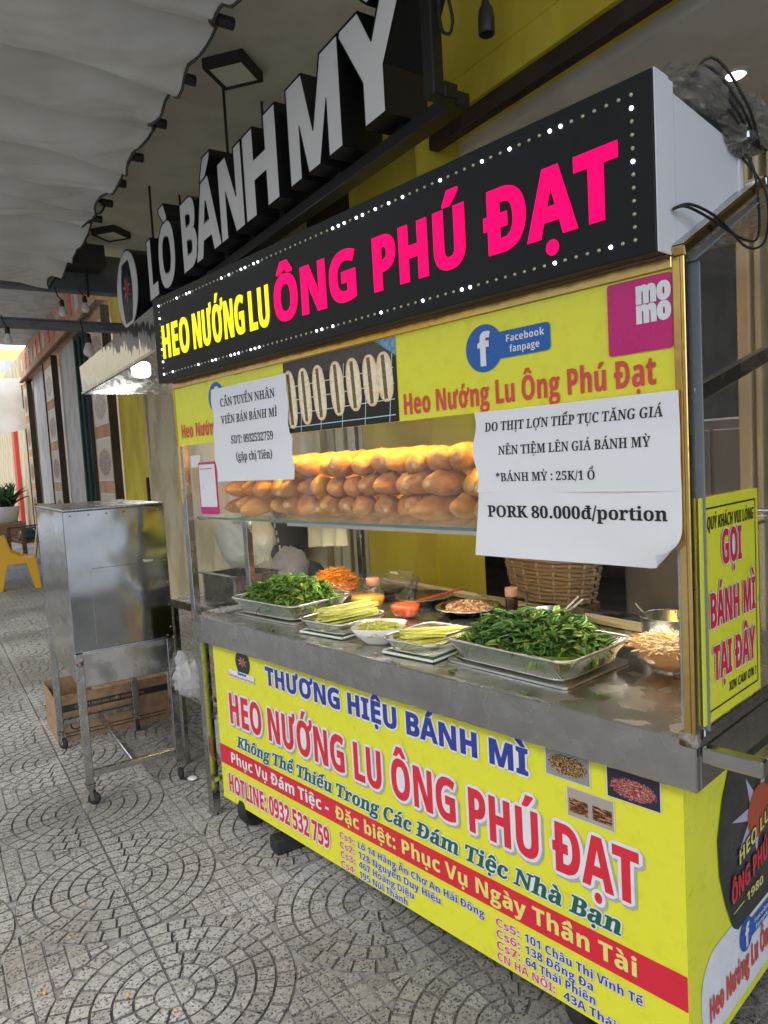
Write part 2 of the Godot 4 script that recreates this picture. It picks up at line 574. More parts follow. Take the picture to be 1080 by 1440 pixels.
	# printed vinyl
	var ripple := noise_tex(FastNoiseLite.TYPE_SIMPLEX_SMOOTH, 0.004, [], 256, 41, 2, true, 2.0)
	var worn := noise_tex(FastNoiseLite.TYPE_SIMPLEX_SMOOTH, 0.02, [[0.15, grey(0.93)], [0.35, grey(0.985)], [0.8, grey(1.0)]], 512, 43, 6)
	for k in [["yellow_vinyl", Color(0.77, 0.765, 0.045), 0.38], ["red_print", Color(0.68, 0.025, 0.05), 0.4], ["blue_print", Color(0.03, 0.05, 0.3), 0.4], ["green_print", Color(0.015, 0.12, 0.08), 0.4],
			["white_print", Color(0.76, 0.77, 0.8), 0.4], ["grey_print", Color(0.4, 0.42, 0.47), 0.4], ["faded_red", Color(0.68, 0.07, 0.06), 0.4], ["magenta_print", Color(0.56, 0.01, 0.17), 0.35], ["social_blue", Color(0.01, 0.11, 0.42), 0.35],
			["black_print", Color(0.012, 0.012, 0.013), 0.45], ["charcoal_print", Color(0.03, 0.032, 0.035), 0.4], ["lilac_print", Color(0.5, 0.45, 0.62), 0.4], ["meat_print", Color(0.45, 0.07, 0.03), 0.4], ["lemon_print", Color(0.78, 0.72, 0.2), 0.4]]:
		var m := mat(k[0], k[1], k[2])
		m.albedo_texture = worn
		m.roughness_texture = smudge; m.roughness = minf(1.0, k[2] * 2.6)
		m.normal_enabled = true; m.normal_texture = ripple; m.normal_scale = 0.2
		tri_map(m, Vector3.ONE * 1.5)
	var paper := mat("paper", Color(0.78, 0.79, 0.82), 0.75)
	paper.normal_enabled = true
	paper.normal_texture = noise_tex(FastNoiseLite.TYPE_SIMPLEX_SMOOTH, 0.008, [], 256, 44, 3, true, 3.0)
	paper.normal_scale = 0.35
	tri_map(paper, Vector3.ONE * 2.5)
	mat("ink", Color(0.012, 0.012, 0.014), 0.7)
	mat("sign_black", Color(0.01, 0.011, 0.013), 0.4)
	M.sign_black.metallic_specular = 0.3
	mat("sign_white", Color(0.72, 0.72, 0.75), 0.45)
	mat("letter_face", Color(0.8, 0.79, 0.78), 0.5)
	mat("letter_side", Color(0.008, 0.008, 0.009), 0.4)
	glow("glow_pink", Color(1.0, 0.0, 0.11), 0.29, Color(0.45, 0.0, 0.08))
	M.glow_pink.metallic_specular = 0.2
	glow("glow_yellow", Color(1.0, 0.92, 0.0), 0.27, Color(0.6, 0.55, 0.01))
	glow("bead_lit", Color(0.9, 0.93, 1.0), 2.0, Color(0.8, 0.8, 0.8))
	mat("bead_dim", Color(0.5, 0.46, 0.3), 0.15, 0.4)
	glow("bulb_lit", Color(1, 1, 0.96), 2.6, Color(0.8, 0.8, 0.8))
	glow("tube_lit", Color(1.0, 0.8, 0.35), 2.0, Color(0.8, 0.8, 0.8))
	mat("bulb_white", Color(0.62, 0.61, 0.58), 0.35)
	mat("lamp_face", Color(0.88, 0.86, 0.76), 0.45)
	# building
	for k in [["plaster_yellow", Color(0.58, 0.46, 0.03), Color(0.68, 0.56, 0.05)], ["plaster_cream", Color(0.44, 0.37, 0.22), Color(0.58, 0.52, 0.36)], ["plaster_grey", Color(0.66, 0.63, 0.57), Color(0.74, 0.71, 0.65)],
			["plaster_white", Color(0.5, 0.49, 0.46), Color(0.62, 0.61, 0.58)], ["paint_grey", Color(0.1, 0.11, 0.12), Color(0.15, 0.16, 0.17)], ["brown_frame", Color(0.035, 0.022, 0.015), Color(0.055, 0.035, 0.022)],
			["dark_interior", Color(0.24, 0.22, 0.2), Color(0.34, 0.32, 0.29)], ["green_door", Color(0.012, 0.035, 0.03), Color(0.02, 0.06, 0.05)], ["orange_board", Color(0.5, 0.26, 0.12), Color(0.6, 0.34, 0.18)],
			["aluminium_cream", Color(0.5, 0.45, 0.28), Color(0.6, 0.55, 0.36)], ["timber", Color(0.42, 0.33, 0.17), Color(0.56, 0.46, 0.27)], ["dark_timber", Color(0.1, 0.05, 0.025), Color(0.2, 0.11, 0.055)], ["tile_floor", Color(0.3, 0.28, 0.25), Color(0.38, 0.36, 0.33)]]:
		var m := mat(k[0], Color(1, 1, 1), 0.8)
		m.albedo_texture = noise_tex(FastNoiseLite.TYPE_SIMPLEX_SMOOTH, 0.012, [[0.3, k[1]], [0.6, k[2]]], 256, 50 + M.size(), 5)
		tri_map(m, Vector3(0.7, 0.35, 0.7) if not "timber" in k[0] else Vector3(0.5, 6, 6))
	var fabric := mat("awning_fabric", Color(1, 1, 1), 0.85)
	fabric.albedo_texture = noise_tex(FastNoiseLite.TYPE_SIMPLEX_SMOOTH, 0.01, [[0.2, Color(0.6, 0.58, 0.52)], [0.5, Color(0.68, 0.665, 0.62)], [0.8, Color(0.72, 0.71, 0.67)]], 512, 71, 4)
	fabric.backlight_enabled = true
	fabric.backlight = Color(0.6, 0.59, 0.55)
	fabric.normal_enabled = true
	fabric.normal_texture = noise_tex(FastNoiseLite.TYPE_SIMPLEX, 0.012, [], 512, 72, 5, true, 6.0)
	fabric.normal_scale = 0.12
	fabric.cull_mode = BaseMaterial3D.CULL_DISABLED
	tri_map(fabric, Vector3.ONE * 0.25)
	mat("awning_hem", Color(0.05, 0.05, 0.045), 0.8)
	var card := mat("cardboard", Color(1, 1, 1), 0.85)
	card.albedo_texture = noise_tex(FastNoiseLite.TYPE_SIMPLEX_SMOOTH, 0.03, [[0.3, Color(0.3, 0.18, 0.1)], [0.7, Color(0.38, 0.24, 0.14)]], 256, 73, 4)
	tri_map(card, Vector3.ONE * 2.0)
	mat("yellow_plastic", Color(0.75, 0.4, 0.0), 0.35)
	mat("helmet_teal", Color(0.005, 0.12, 0.16), 0.15)
	mat("pot_white", Color(0.6, 0.6, 0.6), 0.5)
	mat("red_plastic", Color(0.65, 0.05, 0.02), 0.4)
	mat("tan_lid", Color(0.62, 0.33, 0.2), 0.5)
	mat("white_china", Color(0.78, 0.77, 0.72), 0.2)
	mat("green_tray", Color(0.06, 0.2, 0.06), 0.4)
	mat("black_cloth", Color(0.012, 0.012, 0.014), 0.9)
	mat("denim", Color(0.03, 0.045, 0.09), 0.9)
	mat("cream_cloth", Color(0.6, 0.57, 0.38), 0.85)
	mat("wicker", Color(0.3, 0.2, 0.1), 0.8)
	# food
	for i in 3:
		var m := mat("crust%d" % i, Color(1, 1, 1), 0.5)
		m.vertex_color_use_as_albedo = true
		var w: float = [1.0, 0.88, 1.06][i]
		m.albedo_texture = noise_tex(FastNoiseLite.TYPE_SIMPLEX_SMOOTH, 0.011, [[0.15, Color(0.6 * w, 0.26 * w, 0.07)], [0.45, Color(0.74 * w, 0.37 * w, 0.115)], [0.65, Color(0.8 * w, 0.46 * w, 0.18)], [0.85, Color(0.86, 0.64, 0.36)]], 256, 80 + i, 5)
		m.normal_enabled = true; m.normal_texture = noise_tex(FastNoiseLite.TYPE_SIMPLEX_SMOOTH, 0.05, [], 256, 86, 3, true, 2.0); m.normal_scale = 0.3
		tri_map(m, Vector3.ONE * 4.0, false)
	var leaf := mat("leaf", Color(1, 1, 1), 0.65)
	leaf.vertex_color_use_as_albedo = true
	leaf.cull_mode = BaseMaterial3D.CULL_DISABLED
	leaf.backlight_enabled = true
	leaf.backlight = Color(0.1, 0.16, 0.03)
	var bits := mat("food_bits", Color(1, 1, 1), 0.45)
	bits.vertex_color_use_as_albedo = true
	for k in [["cucumber", Color(0.7, 0.7, 0.1), Color(0.8, 0.79, 0.22)], ["rind", Color(0.1, 0.2, 0.03), Color(0.28, 0.36, 0.08)], ["chili_paste", Color(0.55, 0.04, 0.0), Color(0.72, 0.13, 0.01)]]:
		var m := mat(k[0], Color(1, 1, 1), 0.35)
		m.albedo_texture = noise_tex(FastNoiseLite.TYPE_SIMPLEX_SMOOTH, 0.03, [[0.3, k[1]], [0.7, k[2]]], 256, 95 + M.size(), 4)
		tri_map(m, Vector3.ONE * 5.0)
	mat("orange_sauce", Color(0.8, 0.34, 0.0), 0.15)
	mat("dark_sauce", Color(0.04, 0.012, 0.006), 0.15)
	# glass and plastic film
	glass("pane", Color(0.95, 1.0, 0.98), 0.04)
	glass("bowl_glass", Color(0.9, 0.92, 0.9), 0.04, 0.02)
	glass("shelf_glass", Color(0.7, 0.9, 0.84), 0.1, 0.03)
	mat("glass_edge", Color(0.05, 0.16, 0.14), 0.15)
	glass("film", Color(0.75, 0.76, 0.78), 0.42, 0.28)
	glass("film_dark", Color(0.2, 0.19, 0.16), 0.62, 0.26)
	glass("film_milky", Color(0.7, 0.7, 0.62), 0.75, 0.28)
	mat("silicone", Color(0.16, 0.2, 0.22), 0.5)

# ------------------------------------------------------------------ the photograph printed on the upper banner
func sandwich_print() -> ImageTexture:
	var im := Image.create(512, 224, false, Image.FORMAT_RGB8)
	var n := FastNoiseLite.new(); n.seed = 5; n.frequency = 0.06
	var cx := [30.0, 105.0, 178.0, 262.0, 336.0, 408.0, 466.0]
	for y in 224:
		for x in 512:
			var c := Color(0.035, 0.045, 0.07)
			if y < 52: c = Color(0.2, 0.17, 0.18).lerp(Color(0.3, 0.27, 0.27), x / 512.0)
			if x > 430 and y < (x - 430) * 0.6: c = Color(0.45, 0.66, 0.82)
			c = c.lerp(Color(0.1, 0.12, 0.15), clampf(n.get_noise_2d(x, y) + 0.2, 0, 1) * 0.5)
			var gx := fmod(x + y * 0.12, 100.0)
			if (gx < 3.0 or fmod(y + 6.0, 42.0) < 2.5) and y > 40 and x < 500: c = Color(0.72, 0.84, 0.88)
			for k in 7:
				var dx: float = (x - cx[k] - (y - 115) * 0.06) / 31.0
				var dy := (y - (118 - k * 3)) / (92.0 - k * 4)
				var d := pow(absf(dx), 2.2) + pow(absf(dy), 3.0)
				if d < 1.0:
					var v := n.get_noise_2d(x * 0.8 + k * 70, y * 0.8)
					c = Color(0.95, 0.91, 0.79).lerp(Color(0.85, 0.62, 0.36), clampf(d * d * 0.45 + v * 0.4, 0, 1))
					if dx > -0.3 and dx < 0.16 and absf(dy) < 0.88:
						var w := n.get_noise_2d(x * 3.0, y * 3.0 + k * 50)
						c = Color(0.3, 0.14, 0.1).lerp(Color(0.66, 0.45, 0.36), clampf(w * 1.6 + 0.3, 0, 1))
						if w > 0.28: c = Color(0.62, 0.55, 0.48)
						if w < -0.22: c = Color(0.3, 0.5, 0.16)
			im.set_pixel(x, y, c)
	return ImageTexture.create_from_image(im)

func dish_print(seed_: int, ground: Color, tones: Array, bands: bool) -> ImageTexture:
	var im := Image.create(160, 96, false, Image.FORMAT_RGB8)
	var n := FastNoiseLite.new(); n.seed = seed_; n.frequency = 0.055
	for y in 96:
		for x in 160:
			var c := ground
			var v := n.get_noise_2d(x * (0.5 if bands else 0.8), y * (2.6 if bands else 1.9)) * 1.4 + 0.5
			var k := clampi(int(v * tones.size()), 0, tones.size() - 1)
			var inside := (y > 34 and y < 80 and x > 8 and x < 152 and not (bands and absf(x - 80) < 8)) if bands else (pow((x - 80) / 66.0, 2.0) + pow((y - 54) / 30.0, 2.0) < 1.0 + 0.5 * n.get_noise_2d(x * 2.0, y * 2.0))
			if inside: c = tones[k]
			if x < 3 or x > 156 or y < 2 or y > 93: c = Color(0.85, 0.85, 0.86)
			im.set_pixel(x, y, c)
	return ImageTexture.create_from_image(im)

func print_quad(parent: Node3D, called: String, tex: Texture2D, t: Transform3D, x0: float, y0: float, x1: float, y1: float, lift: float) -> void:
	var m := StandardMaterial3D.new()
	m.resource_name = called
	m.albedo_texture = tex
	m.roughness = 0.35
	var s := mb()
	for c in [[x0, y0, 0, 1], [x0, y1, 0, 0], [x1, y1, 1, 0], [x0, y0, 0, 1], [x1, y1, 1, 0], [x1, y0, 1, 1]]:
		s.set_uv(Vector2(c[2], c[3]))
		s.add_vertex(t * Vector3(c[0], c[1], lift))
	part(parent, called, s, m)

# ------------------------------------------------------------------ the setting
func set_view() -> void:
	var cam := Camera3D.new()
	cam.name = "camera"
	cam.fov = 72.12
	cam.near = 0.05
	cam.far = 200.0
	cam.transform = Transform3D(Basis.from_euler(Vector3(deg_to_rad(-4.2393), deg_to_rad(47.3306), deg_to_rad(-3.2735))), CAM)
	cam.current = true
	add_child(cam)
	var e := Environment.new()
	e.background_mode = Environment.BG_SKY
	var sky := Sky.new()
	var sm := ProceduralSkyMaterial.new()
	sm.sky_top_color = Color(0.8, 0.87, 0.97)
	sm.sky_horizon_color = Color(0.89, 0.92, 0.96)
	sm.ground_bottom_color = Color(0.35, 0.34, 0.33)
	sm.ground_horizon_color = Color(0.6, 0.6, 0.6)
	sm.sky_energy_multiplier = 1.0
	sky.sky_material = sm
	e.sky = sky
	e.tonemap_mode = Environment.TONE_MAPPER_LINEAR
	e.tonemap_exposure = 3.85
	e.sdfgi_enabled = true
	e.ssao_enabled = true
	e.ssil_enabled = true
	var we := WorldEnvironment.new()
	we.name = "environment"
	we.environment = e
	add_child(we)
	var sun := DirectionalLight3D.new()
	sun.name = "sun"
	sun.light_energy = 0.25
	sun.light_angular_distance = 40.0
	sun.light_color = Color(1.0, 0.98, 0.95)
	sun.shadow_enabled = true
	sun.rotation_degrees = Vector3(-48, 12, 0)
	add_child(sun)

func stone_mesh(poly: PackedVector2Array, y_top := 0.0) -> ArrayMesh:
	var s := mb()
	var inner := Geometry2D.offset_polygon(poly, -0.0017)
	var top: PackedVector2Array = inner[0] if inner.size() == 1 and inner[0].size() >= 3 else poly
	if Geometry2D.is_polygon_clockwise(top): top.reverse()
	var outer := poly.duplicate()
	if Geometry2D.is_polygon_clockwise(outer): outer.reverse()
	for i in Geometry2D.triangulate_polygon(top): s.add_vertex(Vector3(top[i].x, y_top, top[i].y))
	if top.size() == outer.size():
		var off := 0
		var best := 9.0
		for k in outer.size():
			if outer[k].distance_to(top[0]) < best: best = outer[k].distance_to(top[0]); off = k
		for k in top.size():
			var a := top[k]; var b := top[(k + 1) % top.size()]
			var c := outer[(k + off) % outer.size()]; var d := outer[(k + 1 + off) % outer.size()]
			quad(s, Vector3(a.x, y_top, a.y), Vector3(c.x, y_top - 0.0022, c.y), Vector3(d.x, y_top - 0.0022, d.y), Vector3(b.x, y_top, b.y))
			quad(s, Vector3(c.x, y_top - 0.0022, c.y), Vector3(c.x, y_top - 0.009, c.y), Vector3(d.x, y_top - 0.009, d.y), Vector3(d.x, y_top - 0.0022, d.y))
	else:
		for k in outer.size():
			var c := outer[k]; var d := outer[(k + 1) % outer.size()]
			quad(s, Vector3(c.x, y_top, c.y), Vector3(c.x, y_top - 0.009, c.y), Vector3(d.x, y_top - 0.009, d.y), Vector3(d.x, y_top, d.y))
	s.generate_normals()
	return s.commit()

# one paving slab: rings of stones round one corner and squares in the opposite one
func slab_polys(t: float) -> Array:
	var out := []
	var bands := 6
	var w := t / bands
	var g := 0.0023
	var counts := [1, 3, 4, 5, 7, 8]
	var r := RandomNumberGenerator.new(); r.seed = 77
	for k in bands:
		var r0 := k * w + g
		var r1 := (k + 1) * w - g
		var cuts := [0.0]
		for c in range(1, counts[k]): cuts.append((c + r.randf_range(-0.13, 0.13)) / counts[k] * PI / 2)
		cuts.append(PI / 2)
		for c in counts[k]:
			var poly := PackedVector2Array()
			var steps := 3 if k > 1 else 4
			var a0: float = cuts[c]; var a1: float = cuts[c + 1]
			for q in steps + 1:
				var a := lerpf(a0 + g / r1, a1 - g / r1, float(q) / steps)
				poly.append(Vector2(cos(a), sin(a)) * r1)
			if k == 0:
				poly.append(Vector2(g, g))
				poly[0].y = g; poly[steps].x = g
			else:
				for q in steps:
					var a := lerpf(a1 - g / r0, a0 + g / r0, float(q) / (steps - 1))
					poly.append(Vector2(cos(a), sin(a)) * r0)
			out.append(poly)
	var circle := disc(0, 0, t + g, t + g, 96)
	for i in bands:
		for j in bands:
			var c0 := Vector2(i * w + g, j * w + g)
			var c1 := Vector2((i + 1) * w - g, (j + 1) * w - g)
			if c1.length() < t + g: continue
			var cell := PackedVector2Array([c0, Vector2(c1.x, c0.y), c1, Vector2(c0.x, c1.y)])
			for p in Geometry2D.clip_polygons(cell, circle):
				var area := 0.0
				for q in p.size(): area += p[q].cross(p[(q + 1) % p.size()]) * 0.5
				if absf(area) > 0.0004: out.append(p)
	return out

func build_pavement() -> void:
	var t := 0.347
	var org := Vector2(-1.151, 0.792)
	var root := thing("pavement", "", "", W, Vector3.ZERO, "", "structure")
	var s := mb()
	var lo := Vector3(-30, -0.03, -5.0)
	box(s, Vector3(-30, -0.05, -5.5), Vector3(8, -0.0062, 3.6))
	var bed := part(root, "bed", s, M.mortar)
	bed.transform = B
	var polys := slab_polys(t)
	var meshes := []
	for p in polys: meshes.append(stone_mesh(p))
	var whole := SurfaceTool.new()
	whole.begin(Mesh.PRIMITIVE_TRIANGLES)
	for m in meshes: whole.append_from(m, 0, Transform3D())
	var slab := whole.commit()
	var cells := []
	var cam_t := Transform3D(Basis.from_euler(Vector3(deg_to_rad(-4.2393), deg_to_rad(47.3306), deg_to_rad(-3.2735))), CAM).affine_inverse()
	for i in range(-62, 9):
		for j in range(-6, 8):
			var ci := i if posmod(i, 2) == 0 else i + 1
			var cj := j if posmod(j, 2) == 0 else j + 1
			var corner := Vector3(org.x + ci * t, 0, org.y + cj * t)
			# mirror the slab into the quadrant of its corner
			var sx := 1.0 if ci == i else -1.0
			var sz := 1.0 if cj == j else -1.0
			var turn := 0.0
			if sx < 0 and sz > 0: turn = -90.0
			elif sx < 0 and sz < 0: turn = 180.0
			elif sx > 0 and sz < 0: turn = 90.0
			var tr := B * Transform3D(Basis(Vector3.UP, deg_to_rad(turn)), corner)
			var mid := B * Vector3(org.x + (i + 0.5) * t, 0, org.y + (j + 0.5) * t)
			var v := cam_t * mid
			var px := 540.0 + 988.8 * v.x / -v.z
			var py := 720.0 - 988.8 * v.y / -v.z
			var seen: bool = v.z < -0.2 and px > -60 and px < 800 and py < 1500 and not (mid.x > -2.0 and mid.z < -0.02)
			cells.append([tr, v.length() + (0.0 if seen else 100.0), seen])
	cells.sort_custom(func(a, b): return a[1] < b[1])
	var far := []
	var left := 300
	for c in cells:
		if c[2] and left >= meshes.size():
			left -= meshes.size()
			for m in meshes:
				var o := MeshInstance3D.new()
				o.name = "paving_stone"
				o.mesh = m
				o.material_override = M["granite%d" % [0, 1, 2, 3, 3, 1, 4, 0][rng.randi() % 8]]
				root.add_child(o, true)
				o.transform = c[0] * Transform3D(Basis(Vector3(1, 0, 0), rng.randf_range(-0.006, 0.006)), Vector3(0, rng.randf_range(-0.0015, 0.0012), 0))
		else: far.append(c[0])
	var mm := MultiMesh.new()
	mm.transform_format = MultiMesh.TRANSFORM_3D
	mm.use_colors = true
	mm.mesh = slab
	mm.instance_count = far.size()
	for k in far.size():
		mm.set_instance_transform(k, far[k])
		var v := rng.randf_range(0.82, 1.06)
		mm.set_instance_color(k, Color(v, v * 0.99, v * 0.96))
	var mi := MultiMeshInstance3D.new()
	mi.name = "more_paving_stones"
	mi.multimesh = mm
	mi.material_override = M.granite_field
	mi.set_meta("kind", "stuff")
	root.add_child(mi)
	var st := mb()
	box(st, Vector3(-90, -0.4, -60), Vector3(60, -0.16, 60))
	var road := single("road", "", "", st, M.asphalt, B, "", "structure")
	road.position.y = 0.0

# a wall with a hole needs none here: every stretch of wall is its own box, butted end to end
func build_shop() -> void:
	var sh := thing("shop_building", "shop front behind the food cart with yellow pilaster, brown header and cream door frames", "building", B, Vector3(-2.3, 0, -1.0))
	var s := mb()
	box(s, Vector3(-7.6, 0, -1.2), Vector3(-3.4, 3.11, -1.0))
	part(sh, "cream_wall", s, M.plaster_cream)
	s = mb()
	box(s, Vector3(-2.72, 0, -1.25), Vector3(-2.05, 3.11, -0.92), 0.008)
	part(sh, "pilaster", s, M.plaster_yellow)
	s = mb()
	box(s, Vector3(-7.6, 3.112, -1.2), Vector3(4.0, 3.84, -0.98))
	part(sh, "header_beam", s, M.plaster_yellow)
	s = mb()
	box(s, Vector3(-7.6, 3.255, -0.985), Vector3(4.0, 3.275, -0.972), 0.004)
	part(sh, "beam_ledge", s, M.plaster_yellow)
	s = mb()
	box(s, Vector3(-2.05, 3.035, -1.06), Vector3(4.0, 3.11, -1.0), 0.004)
	part(sh, "header_frame", s, M.brown_frame)
	s = mb()
	box(s, Vector3(-3.4, 3.0, -1.14), Vector3(-2.72, 3.11, -1.0), 0.006)
	part(sh, "header_frame", s, M.brown_frame)
	for k in [[-3.4, -3.3], [-3.28, -3.17], [-3.12, -3.01], [-2.98, -2.93]]:
		s = mb()
		box(s, Vector3(k[0], 0, -1.12), Vector3(k[1], 3.0, -1.05), 0.006)
		part(sh, "door_frame", s, M.aluminium_cream)
	s = mb(); box(s, Vector3(-3.3, 0, -1.1), Vector3(-3.28, 3.0, -1.09)); box(s, Vector3(-3.17, 0, -1.1), Vector3(-3.12, 3.0, -1.09)); part(sh, "door_rebate", s, M.brown_frame)
	# frames by the right-hand end
	for k in [[-0.505, -0.46], [-0.445, -0.425], [-0.4, -0.05]]:
		s = mb()
		box(s, Vector3(k[0], 0, -1.12), Vector3(k[1], 2.42, -1.05), 0.006)
		part(sh, "door_frame", s, M.aluminium_cream)
	s = mb(); box(s, Vector3(-0.505, 2.42, -1.12), Vector3(2.2, 2.5, -1.05), 0.006); part(sh, "door_frame", s, M.aluminium_cream)
	# the room behind
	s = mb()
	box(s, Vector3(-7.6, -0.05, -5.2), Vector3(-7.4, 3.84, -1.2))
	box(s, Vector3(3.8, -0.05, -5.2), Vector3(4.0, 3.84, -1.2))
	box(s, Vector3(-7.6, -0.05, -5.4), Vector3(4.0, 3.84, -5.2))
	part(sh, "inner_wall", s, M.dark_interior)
	s = mb()
	box(s, Vector3(-7.4, 3.05, -5.2), Vector3(3.8, 3.15, -1.2))
	part(sh, "inner_ceiling", s, M.plaster_grey)
	s = mb()
	box(s, Vector3(-7.4, -0.009, -5.2), Vector3(3.8, 0.01, -1.2))
	part(sh, "inner_floor", s, M.tile_floor)
	s = mb()
	box(s, Vector3(2.2, 0, -1.2), Vector3(4.0, 2.98, -1.0))
	part(sh, "cream_wall", s, M.plaster_cream)
	# olive board and dark cupboard seen through the glass case
	var c := thing("ceiling", "", "", B, Vector3(-3, 3.8, 0), "", "structure")
	s = mb()
	box(s, Vector3(-7.8, 3.8, -0.98), Vector3(4.0, 3.95, 2.5))
	part(c, "slab", s, M.plaster_grey)
	# surface-mounted square lamps
	for k in [[-3.08, -0.42, 20.0, "square black rimmed ceiling lamp nearest the hanging letters"], [-6.2, -0.42, 20.0, "small far square ceiling lamp above the round sign"]]:
		var l := thing("ceiling_lamp", k[3], "ceiling lamp", B, Vector3(k[0], 3.8, k[1]), "square ceiling lamps, switched off")
		s = mb()
		var tt := at(k[0], 3.8, k[1], 40.0)
		for q in 4:
			var tq := tt * Transform3D(Basis(Vector3.UP, q * PI / 2), Vector3())
			xbox(s, tq * at(0.115, -0.03, 0.0125), Vector3(0.025, 0.06, 0.23), 0.003)
		part(l, "rim", s, M.dark_metal)
		s = mb(); xbox(s, tt * at(0, -0.0265, 0), Vector3(0.205, 0.053, 0.205)); part(l, "diffuser", s, M.lamp_face)
	# bulb holders on wires
	for k in [[-1.166, 3.09, -0.6, "black empty bulb holder hanging in front of the yellow beam"], [-1.62, 3.2, -0.6, "black bulb holder hanging just right of the last letter"]]:
		var l := thing("bulb_holder", k[3], "bulb holder", B, Vector3(k[0], k[1], k[2]), "hanging bulb holders")
		s = mb(true)
		lathe(s, [[0.0, 0.07], [0.012, 0.068], [0.016, 0.045], [0.026, 0.03], [0.03, 0.0], [0.03, -0.055], [0.026, -0.06], [0.024, -0.03], [0.0, -0.03]], 16, at(k[0], k[1], k[2]))
		part(l, "holder", s, M.dark_metal)
		s = mb(); rod(s, Vector3(k[0], k[1] + 0.06, k[2]), Vector3(k[0], 3.8, k[2]), 0.004, 6); part(l, "wire", s, M.black_wire)
	# recessed light in the shop's ceiling
	var dl := thing("downlight", "lit round white downlight in the shop ceiling at right", "downlight", B, Vector3(-0.9, 3.05, -1.765))
	s = mb(true); lathe(s, [[0.0, -0.012], [0.035, -0.012], [0.04, -0.006], [0.04, 0.0]], 20, at(-0.9, 3.05, -1.765)); part(dl, "lens", s, M.bulb_lit)
	s = mb(true); lathe(s, [[0.041, 0.0], [0.041, -0.01], [0.055, -0.008], [0.058, 0.0]], 20, at(-0.9, 3.05, -1.765)); part(dl, "ring", s, M.pot_white)
	var ol := SpotLight3D.new(); ol.name = "downlight_glow"; ol.light_energy = 0.5; ol.light_size = 0.04; ol.spot_range = 12; ol.spot_attenuation = 2; ol.spot_angle = 60; ol.shadow_enabled = true; ol.rotation_degrees = Vector3(-90, 0, 0)
	add_child(ol); ol.position = B * Vector3(-0.9, 3.0, -1.765)

